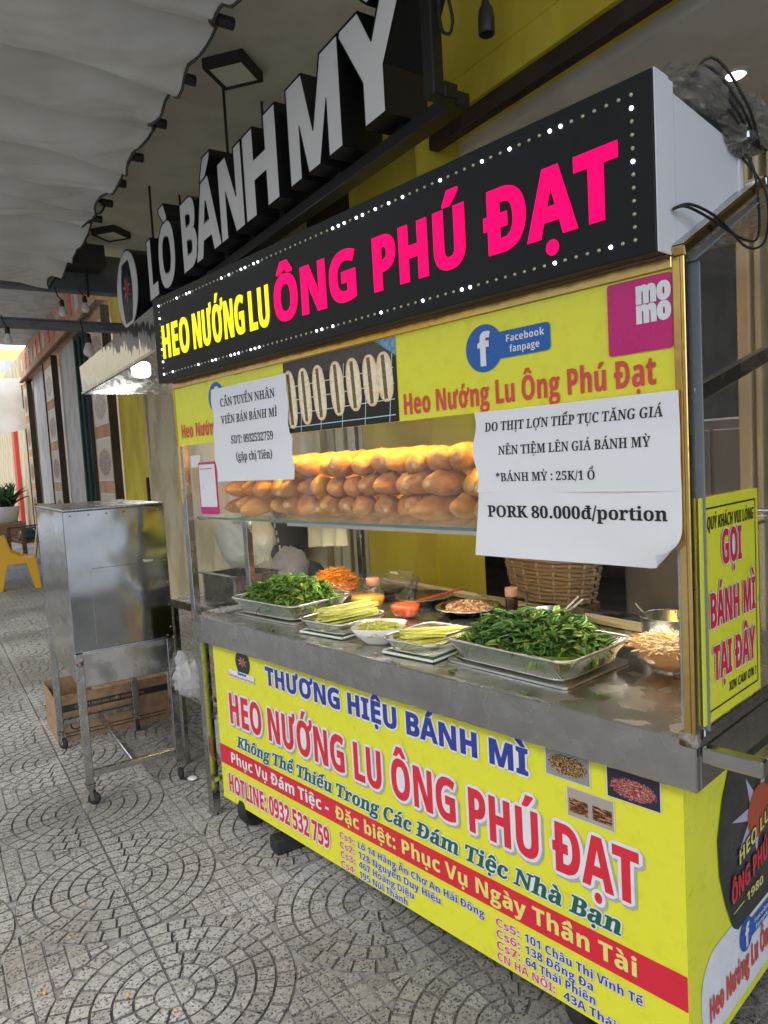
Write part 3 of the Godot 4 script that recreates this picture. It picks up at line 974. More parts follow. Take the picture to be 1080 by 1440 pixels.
func build_neighbours() -> void:
	# the yellow house next door and the shops beyond, down the street
	var y := thing("yellow_house", "yellow painted wall with a thin pipe, left of the food cart", "building", B, Vector3(-8.3, 0, -1.0))
	var s := mb(); box(s, Vector3(-8.98, 0, -1.3), Vector3(-7.68, 5.0, -1.0)); part(y, "wall", s, M.plaster_yellow)
	s = mb(); box(s, Vector3(-7.68, 0, -1.3), Vector3(-7.6, 5.0, -0.98)); part(y, "edge_strip", s, M.plaster_cream)
	s = mb(true); rod(s, Vector3(-7.72, 0, -0.97), Vector3(-7.72, 1.45, -0.97), 0.02, 8); part(y, "pipe", s, M.dark_metal)
	var n := thing("noodle_shop", "neighbouring shop with orange fascia, white walls and food picture boards", "building", B, Vector3(-12, 0, -1.0))
	for k in [[-11.55, -9.95, "plaster_white"], [-13.3, -11.8, "plaster_white"], [-17.0, -14.9, "plaster_white"]]:
		s = mb(); box(s, Vector3(k[0], 0, -1.3), Vector3(k[1], 4.4, -1.02)); part(n, "wall", s, M[k[2]])
	s = mb(); box(s, Vector3(-11.8, 0, -1.3), Vector3(-10.5, 3.82, -1.01)); part(n, "door", s, M.green_door)
	for k in 3:
		s = mb(); box(s, Vector3(-11.5 + k * 0.36, 0, -1.0), Vector3(-11.44 + k * 0.36, 3.7, -0.96), 0.01); part(n, "door_bar", s, M.green_door)
	s = mb(); box(s, Vector3(-14.9, 0, -1.6), Vector3(-14.4, 4.4, -1.5)); part(n, "recess_wall", s, M.plaster_cream)
	s = mb(); box(s, Vector3(-17.6, 3.8, -1.3), Vector3(-9.0, 4.4, -0.85), 0.01)
	var fa := part(n, "fascia", s, M.orange_board)
	s = mb(); box(s, Vector3(-17.6, 3.76, -0.9), Vector3(-9.0, 3.8, -0.82), 0.005); part(n, "fascia_trim", s, M.dark_timber)
	for k in 14:
		s = mb(); box(s, Vector3(-17.2 + k * 0.56, 3.95, -0.85), Vector3(-16.95 + k * 0.56, 4.22 + 0.05 * (k % 3), -0.84)); part(fa, "painted_mark", s, M.faded_red if k % 3 else M.plaster_white)
	s = mb(); box(s, Vector3(-16.3, 4.41, -1.3), Vector3(-7.6, 4.6, 4.6)); part(n, "porch_slab", s, M.plaster_white)  # outer part drawn out over the street to shade the shop fronts
	s = mb(); box(s, Vector3(-16.3, 3.2, 4.4), Vector3(-7.6, 4.409, 4.6)); part(n, "added_shade_board", s, M.orange_board)  # unseen board, added to keep daylight off the far walls
	s = mb(); box(s, Vector3(-16.2, -0.16, 4.42), Vector3(-15.95, 3.199, 4.58)); part(n, "porch_post", s, M.plaster_white)
	s = mb(); box(s, Vector3(-9.2, -0.16, 4.42), Vector3(-8.95, 3.199, 4.58)); part(n, "porch_post", s, M.plaster_white)
	# picture boards standing proud of the wall
	for k in [[-10.15, -9.05, "tall orange menu board with burger pictures beside the yellow wall", 1], [-14.4, -13.35, "narrow orange menu board between two white walls", 2], [-17.85, -17.0, "far narrow picture board at the corner of the white wall", 3]]:
		var b := thing("menu_board", k[2], "menu board", B, Vector3((k[0] + k[1]) * 0.5, 0, -0.95), "food picture boards on the shop fronts")
		s = mb(); box(s, Vector3(k[0], 0.35, -1.0), Vector3(k[1], 3.74, -0.9), 0.01); part(b, "board", s, M.orange_board)
		s = mb(); box(s, Vector3(k[0] - 0.03, 0.3, -0.99), Vector3(k[0], 3.75, -0.88), 0.006); box(s, Vector3(k[1], 0.3, -0.99), Vector3(k[1] + 0.03, 3.75, -0.88), 0.006); part(b, "edge", s, M.brown_frame)
		for q in 4:
			var cy: float = 0.95 + q * 0.78
			var tex := dish_print(k[3] * 10 + q, Color(0.75, 0.7, 0.62), [Color(0.3, 0.14, 0.12), Color(0.62, 0.3, 0.22), Color(0.5, 0.4, 0.42), Color(0.78, 0.6, 0.4), Color(0.25, 0.22, 0.26)], false)
			print_quad(b, "food_picture", tex, at(0, 0, 0), k[0] + 0.1, cy - 0.3, k[1] - 0.1, cy + 0.3, -0.896)
	var f := thing("far_house", "beige house wall far down the street behind the wooden armchair", "building", B, Vector3(-22, 0, -1.0))
	s = mb(); box(s, Vector3(-27.5, 0, -1.4), Vector3(-21.2, 4.6, -1.0)); part(f, "wall", s, M.plaster_cream)
	s = mb(); box(s, Vector3(-21.2, 0, -1.4), Vector3(-20.6, 4.2, -0.9)); part(f, "post", s, M.faded_red)
	s = mb(); box(s, Vector3(-20.6, 0, -1.4), Vector3(-18.2, 4.6, -1.0)); part(f, "wall", s, M.plaster_cream)
	s = mb(); box(s, Vector3(-18.2, 0, -1.4), Vector3(-17.0, 4.6, -1.1)); part(f, "doorway_sheet", s, M.timber)  # timber-coloured sheet put in where there is only a shaded doorway
	s = mb(); box(s, Vector3(-40, 0, -1.4), Vector3(-27.5, 4.6, -1.0)); part(f, "wall", s, M.plaster_white)
	# sagging tarpaulin and bright banners at the far left
	var tp := mb(true)
	for i in 12:
		for j in 6:
			var q := []
			for c in [[i, j], [i + 1, j], [i + 1, j + 1], [i, j + 1]]:
				var u: float = c[0] / 12.0; var v: float = c[1] / 6.0
				q.append(Vector3(-18.2 + 0.15 * sin(u * 16.0) * v + 0.5 * v, 3.95 - (1.0 + 0.35 * sin(u * 4.0 + 0.6)) * v, -1.0 + u * 3.0))
			quad(tp, q[0], q[1], q[2], q[3])
	var ts := single("tarpaulin", "sagging beige tarpaulin hung beside the far house front", "tarpaulin", tp, M.awning_fabric, B)
	s = mb(); box(s, Vector3(-27.9, 4.62, -2.6), Vector3(-27.8, 6.2, 0.6))
	var bn := thing("street_banner", "bright yellow and green banner far down the street", "banner", B, Vector3(-27.8, 4.6, -1.0))
	part(bn, "sheet", s, M.lemon_print)
	s = mb(); box(s, Vector3(-27.8, 5.4, -2.6), Vector3(-27.79, 5.8, 0.6)); part(bn, "stripe", s, M.plaster_white)
	s = mb(); rod(s, Vector3(-27.95, 0, -2.5), Vector3(-27.95, 6.3, -2.5), 0.04); part(bn, "pole", s, M.dark_metal)
	s = mb(); rod(s, Vector3(-27.95, 0, 0.5), Vector3(-27.95, 6.3, 0.5), 0.04); part(bn, "pole", s, M.dark_metal)
	# houses across the street, mirrored in the steel, and one closing the street
	var tones := ["plaster_cream", "plaster_white", "orange_board", "plaster_grey", "plaster_yellow", "plaster_white"]
	var hues := ["cream", "white", "orange", "grey", "yellow", "pale"]
	for k in 9:
		var x := -34.0 + k * 5.2
		var hh := 6.5 + 1.7 * ((k * 5) % 4)
		var ho := thing("street_house", "%s tube house across the street, %s from the left" % [hues[k % 6], ["first", "second", "third", "fourth", "fifth", "sixth", "seventh", "eighth", "ninth"][k]], "building", B, Vector3(x + 2.6, -0.16, 13.5), "houses across the street")
		s = mb(); box(s, Vector3(x, -0.16, 13.0), Vector3(x + 5.15, hh, 17.0)); part(ho, "wall", s, M[tones[k % 6]])
		s = mb(); box(s, Vector3(x + 0.4, -0.16, 12.95), Vector3(x + 4.7, 2.9, 12.998)); part(ho, "shutter", s, M.timber if k % 2 else M.dark_interior)
		s = mb(); box(s, Vector3(x, 3.1, 12.0), Vector3(x + 5.1, 3.25, 12.99)); part(ho, "shop_canopy", s, M.brown_frame if k % 2 else M.faded_red)
		for q in 2:
			s = mb(); box(s, Vector3(x + 0.7 + q * 2.2, 4.2, 12.93), Vector3(x + 2.1 + q * 2.2, 5.8, 12.998)); part(ho, "window", s, M.dark_interior)
	var en := thing("end_house", "pale house closing the far end of the street behind the banner", "building", B, Vector3(-36, -0.16, 4))
	s = mb(); box(s, Vector3(-44, -0.16, -1.0), Vector3(-36, 9.0, 12.0)); part(en, "wall", s, M.plaster_cream)
	for q in 3:
		s = mb(); box(s, Vector3(-35.995, 4.2, 0.5 + q * 3.6), Vector3(-35.94, 6.0, 2.2 + q * 3.6)); part(en, "window", s, M.dark_interior)
	s = mb(); box(s, Vector3(-35.995, 0.0, 0.5), Vector3(-35.9, 3.0, 9.0)); part(en, "shutter", s, M.dark_interior)
	var pa := thing("parasol", "green and pink street parasol standing at the kerb, mirrored in the steel cabinet", "parasol", B, Vector3(3.6, 0, 2.2))
	for q in 8:
		s = mb()
		var a0 := TAU * q / 8; var a1 := TAU * (q + 1) / 8
		tri(s, Vector3(3.6, 2.75, 2.2), Vector3(3.6 + cos(a0) * 1.2, 2.2, 2.2 + sin(a0) * 1.2), Vector3(3.6 + cos(a1) * 1.2, 2.2, 2.2 + sin(a1) * 1.2))
		part(pa, "canopy_panel", s, M.green_tray if q % 2 else M.faded_red)
	s = mb(true); rod(s, Vector3(3.6, -0.16, 2.2), Vector3(3.6, 2.75, 2.2), 0.025); part(pa, "pole", s, M.bright_wire)
	# steel canopy crossing from the wall to the street
	var cb := thing("canopy_frame", "grey steel canopy beams across the porch at far left", "canopy", B, Vector3(-6.6, 2.93, -0.95))
	s = mb(); box(s, Vector3(-6.7, 3.3, -0.98), Vector3(-6.55, 3.66, 3.2), 0.006); part(cb, "upper_beam", s, M.paint_grey)
	s = mb(); box(s, Vector3(-6.68, 2.93, -0.98), Vector3(-6.56, 3.0, 3.2), 0.006); box(s, Vector3(-6.7, 3.0, -0.98), Vector3(-6.54, 3.012, 3.2)); part(cb, "lower_beam", s, M.paint_grey)
	s = mb(); box(s, Vector3(-6.68, 3.0, 3.1), Vector3(-6.58, 3.3, 3.2)); part(cb, "end_post", s, M.paint_grey)
	s = mb(); box(s, Vector3(-6.63, 3.012, -0.98), Vector3(-6.625, 3.3, 3.1)); part(cb, "pane", s, M.pane)
	# bulbs under the canopy
	for k in [[-6.3, 3.04, 0.048, 3.3, "unlit white bulb under the canopy, left of the pair"], [-6.3, 3.09, -0.154, 3.3, "unlit white bulb under the canopy, beside the round sign"], [-6.3, 2.77, 0.52, 2.95, "unlit white bulb at the left edge below the canopy"], [-6.3, 2.7, -0.153, 2.95, "large unlit white lamp above the steel hood"]]:
		var l := thing("light_bulb", k[4], "light bulb", B, Vector3(k[0], k[1], k[2]), "unlit bulbs under the canopy")
		var r := 1.4 if k[3] < 3.0 and k[2] < 0 else 1.0
		s = mb(true); lathe(s, [[0.0, -0.05 * r], [0.02 * r, -0.047 * r], [0.034 * r, -0.03 * r], [0.036 * r, -0.01 * r], [0.026 * r, 0.02 * r], [0.017 * r, 0.045 * r]], 14, at(k[0], k[1], k[2])); part(l, "bulb", s, M.bulb_white)
		s = mb(true); lathe(s, [[0.02 * r, 0.04 * r], [0.022 * r, 0.06 * r], [0.018 * r, 0.1 * r], [0.0, 0.11 * r]], 12, at(k[0], k[1], k[2])); part(l, "socket", s, M.dark_metal)
		s = mb(); tube(s, PackedVector3Array([Vector3(k[0], k[1] + 0.1, k[2]), Vector3(k[0] - 0.08, k[1] + 0.16, k[2] + 0.02), Vector3(-6.545, maxf(k[3], 3.0) + 0.02, k[2] + 0.01)]), 0.006, 6); part(l, "wire", s, M.black_wire)

func build_awning() -> void:
	var rods := [-1.11, -1.62, -2.13, -2.64, -3.14, -3.62, -4.06, -4.45, -4.8, -5.4, -6.0, -6.5]
	var a := thing("fabric_awning", "off-white fabric awning sagging in folds between rods, above the steel cabinet", "awning", B, Vector3(-3.0, 3.4, 0.05))
	var n := FastNoiseLite.new(); n.seed = 9; n.frequency = 0.9; n.fractal_octaves = 4; n.fractal_type = FastNoiseLite.FRACTAL_RIDGED
	var n2 := FastNoiseLite.new(); n2.seed = 12; n2.frequency = 0.5
	var z0 := 0.05
	var z1 := 2.6
	var f := func(k: int, u: float, v: float) -> Vector3:
		var x: float = lerpf(rods[k], rods[k + 1], u)
		var gap: float = absf(rods[k + 1] - rods[k])
		var sag := 0.42 * gap * (0.8 + 0.5 * n2.get_noise_2d(k * 3.0, 0.0))
		var edge := exp(-v * 3.4)
		# folds fan out from the rod ends
		var fan := sin(u * PI) * edge
		var zz0 := v * (z1 - z0)
		var crease := n.get_noise_2d(x * 2.6 + zz0 * 0.7, zz0 * 0.5 + k * 7.0) * 0.035 * (0.3 + edge) + 0.02 * edge * sin((u * 2.6 + v * 4.2 + k) * 3.0)
		var y := 3.4 - sag * pow(sin(u * PI), 0.8) * (0.55 + 0.45 * edge) + crease * minf(1.0, sin(u * PI) * 2.0)
		var zz := lerpf(z0, z1, v) + 0.10 * fan - 0.04 * edge * n2.get_noise_2d(x * 4.0, 3.0)
		return Vector3(x, y, zz)
	var s := mb(true)
	for k in rods.size() - 1:
		for i in 24:
			for j in 64:
				var u0 := i / 24.0; var u1 := (i + 1) / 24.0
				var v0 := pow(j / 64.0, 1.6); var v1 := pow((j + 1) / 64.0, 1.6)
				quad(s, f.call(k, u0, v0), f.call(k, u0, v1), f.call(k, u1, v1), f.call(k, u1, v0))
	part(a, "fabric", s, M.awning_fabric)
	for k in rods.size() - 1:
		s = mb(true)
		var pts := PackedVector3Array()
		for i in 13: pts.append(f.call(k, i / 12.0, 0.0) + Vector3(0, -0.004, -0.006))
		tube(s, pts, 0.007, 6)
		part(a, "hem", s, M.awning_hem)
	for x in rods:
		s = mb(true); rod(s, Vector3(x, 3.425, z0 - 0.05), Vector3(x, 3.425, z1), 0.016, 10); part(a, "rod", s, M.dark_metal)
		s = mb(true); rod(s, Vector3(x, 3.415, z0 - 0.075), Vector3(x, 3.415, z0 + 0.0), 0.026, 10); part(a, "end_cap", s, M.dark_metal)
	s = mb(); box(s, Vector3(-6.55, 3.45, 0.3), Vector3(-1.0, 3.5, 0.35)); part(a, "rail", s, M.dark_metal)
	s = mb(); box(s, Vector3(-6.55, 3.45, 2.4), Vector3(-1.0, 3.5, 2.45)); part(a, "rail", s, M.dark_metal)
	for x in [-6.3, -1.3]:
		s = mb(); box(s, Vector3(x - 0.02, 3.5, 2.4), Vector3(x + 0.02, 3.8, 2.44)); part(a, "bracket", s, M.dark_metal)
		s = mb(); box(s, Vector3(x - 0.02, 3.5, 0.3), Vector3(x + 0.02, 3.8, 0.34)); part(a, "bracket", s, M.dark_metal)
	# a dark speaker box under the awning's end
	var sp := thing("speaker_box", "dark speaker box hanging at the far end of the awning", "speaker", B, Vector3(-6.35, 3.45, -0.25))
	s = mb(); box(s, Vector3(-6.5, 3.46, -0.35), Vector3(-6.2, 3.66, 0.0), 0.01); part(sp, "box", s, M.dark_metal)
	s = mb(); rod(s, Vector3(-6.35, 3.46, -0.2), Vector3(-6.35, 3.2, -0.2), 0.012); part(sp, "stem", s, M.black_wire)
	s = mb(); rod(s, Vector3(-6.35, 3.66, -0.2), Vector3(-6.35, 3.8, -0.2), 0.012); part(sp, "hanger", s, M.dark_metal)

func build_hanging_sign() -> void:
	var g := thing("hanging_letter_sign", "white block letters LÒ BÁNH MỲ hung on a black frame under the ceiling", "sign", B, Vector3(-3.0, 2.72, -0.35))
	var words := [["L", -4.76, -4.53], ["Ò", -4.47, -4.08], ["B", -3.92, -3.63], ["Á", -3.65, -3.21], ["N", -3.2, -2.85], ["H", -2.82, -2.40], ["M", -2.27, -1.77], ["Ỳ", -1.76, -1.28]]
	var cap := 0.435
	for w in words:
		var sp: Array = COMPOSED.get(w[0], [w[0]])
		var gl: Dictionary = glyph(w[0], SANS)
		var x0 := 9.0; var x1 := -9.0
		for p in gl.tris: x0 = minf(x0, p.x); x1 = maxf(x1, p.x)
		var sx: float = (w[2] - w[1]) / (x1 - x0)
		var hv := heavy(gl, 0.015, func(p: Vector2) -> Vector2: return Vector2(w[1] + 0.013 + (p.x - x0) * sx * 0.93, 2.842 + p.y * (cap - 0.022)))
		var front := -0.33
		var back := -0.53
		var s := mb()
		for k in range(0, hv.tris.size(), 3):
			for i in [0, 2, 1]: s.add_vertex(Vector3(hv.tris[k + i].x, hv.tris[k + i].y, front))
		var letter := part(g, "letter", s, M.letter_face)
		letter.set_meta("label", "white faced black block letter " + w[0])
		s = mb()
		for rim in hv.rims:
			for k in rim.size():
				var a: Vector2 = rim[k]; var b: Vector2 = rim[(k + 1) % rim.size()]
				quad(s, Vector3(a.x, a.y, front + 0.004), Vector3(b.x, b.y, front + 0.004), Vector3(b.x, b.y, back), Vector3(a.x, a.y, back))
			for big in Geometry2D.offset_polygon(rim, 0.007 if not Geometry2D.is_polygon_clockwise(rim) else -0.007, Geometry2D.JOIN_MITER):
				for k in big.size():
					var a: Vector2 = big[k]; var b: Vector2 = big[(k + 1) % big.size()]
					quad(s, Vector3(a.x, a.y, front + 0.004), Vector3(b.x, b.y, front + 0.004), Vector3(b.x, b.y, back + 0.002), Vector3(a.x, a.y, back + 0.002))
		for k in range(0, hv.tris.size(), 3):
			for i in 3: s.add_vertex(Vector3(hv.tris[k + i].x, hv.tris[k + i].y, back))
		part(letter, "letter_return", s, M.letter_side)
	var s := mb(); box(s, Vector3(-4.95, 2.745, -0.5), Vector3(-1.16, 2.80, -0.42), 0.004); part(g, "lower_bar", s, M.letter_side)
	s = mb(); box(s, Vector3(-5.1, 2.745, -0.76), Vector3(-3.2, 2.80, -0.70), 0.004); part(g, "rear_bar", s, M.letter_side)
	for x in [-4.9, -3.3]:
		s = mb(); box(s, Vector3(x - 0.02, 2.75, -0.70), Vector3(x + 0.02, 2.79, -0.5)); part(g, "cross_bar", s, M.letter_side)
	s = mb(); box(s, Vector3(-1.19, 2.745, -0.36), Vector3(-1.13, 3.8, -0.31), 0.005); part(g, "end_post", s, M.letter_side)
	s = mb(); box(s, Vector3(-1.19, 2.745, -0.42), Vector3(-1.13, 2.80, -0.36), 0.004); part(g, "end_elbow", s, M.letter_side)
	for w in words:
		var cx: float = (w[1] + w[2]) * 0.5
		s = mb(); box(s, Vector3(cx - 0.03, 2.80, -0.48), Vector3(cx + 0.03, 2.86, -0.44)); part(g, "letter_bracket", s, M.letter_side)
	for p in [[-3.34, -0.46, 2.80], [-5.01, -0.46, 2.78], [-3.385, -0.73, 2.8], [-5.09, -0.73, 2.8]]:
		s = mb(true); rod(s, Vector3(p[0], p[2], p[1]), Vector3(p[0], 3.8, p[1]), 0.009, 8); part(g, "hanger_rod", s, M.dark_metal)
	s = mb(); tube(s, bent([Vector3(-1.1, 3.8, -0.35), Vector3(-1.11, 3.4, -0.345), Vector3(-1.08, 3.1, -0.34), Vector3(-1.05, 2.95, -0.34), Vector3(-1.08, 2.92, -0.34), Vector3(-1.12, 3.02, -0.34), Vector3(-1.125, 3.5, -0.345)]), 0.006, 6); part(g, "cable", s, M.black_wire)
	# the round sign at its left end
	var r := thing("round_sign", "round white sign with a black pig-roast jar emblem left of the letters", "sign", B, Vector3(-5.42, 2.78, -0.4))
	var tt := Transform3D(Basis(), Vector3(-5.45, 3.07, -0.49))
	s = mb(); prism(s, disc(0, 0, 0.36, 0.33, 48), tt, 0.155); part(r, "case", s, M.letter_side)
	s = mb(); prism(s, disc(0, 0, 0.345, 0.315, 48), tt, 0.158, true); part(r, "face", s, M.letter_face)
	jar_print(r, tt * Transform3D(Basis.from_scale(Vector3(0.25, 0.25, 1.0)), Vector3(0, -0.02, 0.16)), 0.0)
	s = mb(); box(s, Vector3(-5.3, 2.745, -0.5), Vector3(-4.95, 2.80, -0.42), 0.004); part(r, "arm", s, M.letter_side)

# the jar emblem, about two units high round the origin
func jar_print(parent: Node3D, t: Transform3D, lift: float) -> void:
	var s := mb()
	var side := PackedVector2Array()
	for p in [[0.42, 1.0], [0.5, 0.86], [0.62, 0.6], [0.72, 0.2], [0.7, -0.2], [0.6, -0.6], [0.48, -0.92], [0.4, -1.0]]: side.append(Vector2(p[0], p[1]))
	var poly := side.duplicate()
	side.reverse()
	for p in side: poly.append(Vector2(-p.x, p.y))
	prism(s, poly, t * Transform3D(Basis(), Vector3(0, 0, lift)), 0.0, true)
	part(parent, "jar_emblem", s, M.charcoal_print)
	s = mb(); prism(s, disc(0, 0.84, 0.36, 0.1), t * Transform3D(Basis(), Vector3(0, 0, lift + 0.0008)), 0.0, true); part(parent, "jar_mouth", s, M.black_print)
	s = mb()
	var star := PackedVector2Array()
	for k in 14:
		var a := TAU * k / 14.0 + 0.2
		var rr := 0.62 if k % 2 == 0 else 0.2
		star.append(Vector2(cos(a) * rr * 0.8, 0.12 + sin(a) * rr * 0.85))
	prism(s, star, t * Transform3D(Basis(), Vector3(0, 0, lift + 0.0008)), 0.0, true)
	part(parent, "jar_steam_rays", s, M.lilac_print)
	s = mb(); prism(s, disc(0.05, 0.1, 0.24, 0.3), t * Transform3D(Basis(), Vector3(0, 0, lift + 0.0016)), 0.0, true); part(parent, "jar_roast", s, M.meat_print)

func build_hood() -> void:
	var h := thing("range_hood", "shiny stainless extractor hood with a lit bulb inside, left of the cart sign", "range hood", B, Vector3(-4.2, 2.19, -1.0))
	var x0 := -5.42
	var x1 := -2.9
	var s := mb()
	var A := [Vector3(x0, 2.19, 0.1), Vector3(x1, 2.19, 0.1), Vector3(x1 - 0.1, 2.44, 0.1), Vector3(x0 - 0.05, 2.41, 0.1)]
	quad(s, A[0], A[1], A[2], A[3])
	part(h, "front_panel", s, M.hood_steel)
	s = mb()
	quad(s, A[3], A[2], Vector3(x1 - 0.5, 2.72, -0.6), Vector3(x0 + 0.5, 2.72, -0.6))
	quad(s, A[3], Vector3(x0 + 0.5, 2.72, -0.6), Vector3(x0 + 0.3, 2.72, -0.99), Vector3(x0, 2.41, -0.99))
	quad(s, A[2], Vector3(x1, 2.41, -0.99), Vector3(x1 - 0.3, 2.72, -0.99), Vector3(x1 - 0.5, 2.72, -0.6))
	quad(s, Vector3(x0 + 0.5, 2.72, -0.6), Vector3(x1 - 0.5, 2.72, -0.6), Vector3(x1 - 0.3, 2.72, -0.99), Vector3(x0 + 0.3, 2.72, -0.99))
	part(h, "sloping_top", s, M.steel_dull)
	s = mb()
	quad(s, A[0], A[3], Vector3(x0, 2.41, -0.99), Vector3(x0, 2.19, -0.99))
	quad(s, A[1], A[2], Vector3(x1, 2.41, -0.99), Vector3(x1, 2.19, -0.99))
	part(h, "side_panel", s, M.steel_dull)
	s = mb()
	bar(s, Vector3(x0, 2.19, 0.1), Vector3(x1, 2.19, 0.1), 0.02, 0.02, 0.003)
	bar(s, Vector3(x0, 2.19, 0.09), Vector3(x0, 2.19, -0.99), 0.022, 0.022, 0.003)
	bar(s, Vector3(x1, 2.19, 0.09), Vector3(x1, 2.19, -0.99), 0.022, 0.022, 0.003)
	part(h, "rim", s, M.steel)
	var l := thing("hood_bulb", "lit white LED bulb shining inside the steel hood", "light bulb", B, Vector3(-4.98, 2.33, -0.27))
	s = mb(true); lathe(s, [[0.0, -0.06], [0.05, -0.058], [0.072, -0.04], [0.075, 0.03], [0.06, 0.055], [0.03, 0.06]], 20, at(-4.98, 2.33, -0.27)); part(l, "bulb", s, M.bulb_lit)
	s = mb(true); lathe(s, [[0.03, 0.06], [0.028, 0.13], [0.0, 0.135]], 14, at(-4.98, 2.33, -0.27)); part(l, "socket", s, M.dark_metal)
	s = mb(); rod(s, Vector3(-4.98, 2.46, -0.27), Vector3(-4.98, 2.56, -0.27), 0.008); part(l, "stem", s, M.dark_metal)
	var ol := OmniLight3D.new(); ol.name = "hood_bulb_glow"; ol.light_energy = 0.13; ol.light_size = 0.07; ol.omni_range = 10; ol.omni_attenuation = 2; ol.shadow_enabled = true
	add_child(ol); ol.position = B * Vector3(-4.98, 2.33, -0.27)
# ------------------------------------------------------------------ the food cart
const XL := -2.155
const HC := 0.887
const DEPTH := -0.98

func build_cart() -> void:
	var c := thing("food_cart", "stainless food cart with glass case and yellow printed banners, in the middle of the picture", "food cart", W, Vector3(-1.07, 0, -0.4))
	var s := mb()
	# counter
	box(s, Vector3(XL, 0.868, DEPTH), Vector3(0, HC, -0.022), 0.002)
	part(c, "counter_top", s, M.steel)
	s = mb(); box(s, Vector3(XL, 0.777, -0.02), Vector3(0.0, HC + 0.003, 0.0), 0.003); part(c, "front_apron", s, M.steel)
	s = mb(); box(s, Vector3(-0.022, 0.777, DEPTH), Vector3(0.0, 0.866, -0.0215), 0.003); part(c, "side_apron", s, M.steel)
	s = mb(); box(s, Vector3(XL, 0.777, DEPTH), Vector3(XL + 0.022, 0.866, -0.0215), 0.003); part(c, "side_apron", s, M.steel)
	s = mb(); box(s, Vector3(-0.012, HC + 0.001, -0.60), Vector3(0.004, HC + 0.018, -0.035), 0.002); part(c, "side_lip", s, M.steel_dull)
	# corner posts of the case
	for p in [[-0.03, 0.0, -0.03, 0.0, 1.862], [XL, XL + 0.034, -0.03, 0.0, 1.862], [XL, XL + 0.034, -0.31, -0.28, 2.02], [-0.03, 0.0, DEPTH, DEPTH + 0.03, 2.09], [XL, XL + 0.034, DEPTH, DEPTH + 0.03, 2.09]]:
		s = mb(); box(s, Vector3(p[0], HC + 0.001, p[2]), Vector3(p[1], p[4], p[3]), 0.002); part(c, "post", s, M.steel)
	s = mb(); box(s, Vector3(-0.022, HC + 0.004, 0.001), Vector3(-0.006, 1.862, 0.006), 0.0015); box(s, Vector3(-0.0055, HC + 0.004, -0.001), Vector3(0.003, 1.862, 0.0075), 0.0015); part(c, "gold_corner_trim", s, M.gold_trim)
	s = mb(); box(s, Vector3(XL - 0.003, 1.36, -0.004), Vector3(XL + 0.006, 1.862, 0.006), 0.0015); part(c, "gold_corner_trim", s, M.gold_trim)
	s = mb(); box(s, Vector3(XL + 0.007, 1.843, 0.001), Vector3(-0.0225, 1.866, 0.007), 0.0015); part(c, "gold_top_trim", s, M.gold_trim)
	s = mb(); box(s, Vector3(-0.034, HC - 0.012, -0.012), Vector3(0.006, HC + 0.02, 0.0085), 0.004); part(c, "rusty_corner_weld", s, M.rusty_steel)
	s = mb(); box(s, Vector3(XL - 0.002, HC - 0.03, -0.012), Vector3(XL + 0.02, HC + 0.015, 0.004), 0.004); part(c, "rusty_corner_weld", s, M.rusty_steel)
	# roof slope of the case
	for x in [[-0.03, 0.002], [XL, XL + 0.03]]:
		s = mb(); bar(s, Vector3((x[0] + x[1]) * 0.5, 1.872, 0.0), Vector3((x[0] + x[1]) * 0.5, 2.10, -0.445), 0.032, 0.022, 0.003); part(c, "slope_rail", s, M.gold_trim if x[1] > -1 else M.steel)
		s = mb(); bar(s, Vector3((x[0] + x[1]) * 0.5, 2.1, -0.445), Vector3((x[0] + x[1]) * 0.5, 2.1, DEPTH), 0.032, 0.022, 0.003); part(c, "top_rail", s, M.steel)
	s = mb(); quad(s, Vector3(XL, 1.886, 0.0), Vector3(0, 1.886, 0.0), Vector3(0, 2.114, -0.445), Vector3(XL, 2.114, -0.445)); quad(s, Vector3(XL, 2.114, -0.445), Vector3(0, 2.114, -0.445), Vector3(0, 2.114, DEPTH), Vector3(XL, 2.114, DEPTH)); part(c, "roof_sheet", s, M.steel_dull)
	# panes
	s = mb(); quad(s, Vector3(XL + 0.034, 1.296, -0.008), Vector3(-0.03, 1.296, -0.008), Vector3(-0.03, 1.605, -0.008), Vector3(XL + 0.034, 1.605, -0.008)); part(c, "front_pane", s, M.pane)
	var side_t := Transform3D(Basis(Vector3(0, 0, -1), Vector3(0, 1, 0), Vector3(1, 0, 0)), Vector3(-0.004, 0, 0))
	for x in [-0.004, XL + 0.008]:
		s = mb(); prism(s, PackedVector2Array([Vector2(0.03, HC + 0.018), Vector2(0.77, HC + 0.018), Vector2(0.77, 2.09), Vector2(0.445, 2.085), Vector2(0.03, 1.87)]), Transform3D(side_t.basis, Vector3(x, 0, 0)), 0.0, true); part(c, "side_pane", s, M.pane)
	# grey sealant bands along the right pane
	s = mb()
	for q in [[-0.045, 0.9, -0.045, 1.855], [-0.03, 1.858, -0.42, 2.058]]: bar(s, Vector3(-0.0015, q[1], q[0]), Vector3(-0.0015, q[3], q[2]), 0.004, 0.026, 0.001, Vector3.RIGHT)
	part(c, "sealant_band", s, M.silicone)
	s = mb(); bar(s, Vector3(-0.012, 1.592, -0.045), Vector3(-0.012, 1.78, -0.76), 0.02, 0.036, 0.002); part(c, "side_rail", s, M.steel)
	# glass shelf with a green edge
	s = mb(); box(s, Vector3(XL + 0.036, 1.297, -0.52), Vector3(-0.03, 1.305, -0.042)); part(c, "shelf", s, M.shelf_glass)
	s = mb(); box(s, Vector3(XL + 0.036, 1.2965, -0.0415), Vector3(-0.03, 1.3055, -0.0405)); part(c, "shelf_edge", s, M.glass_edge)
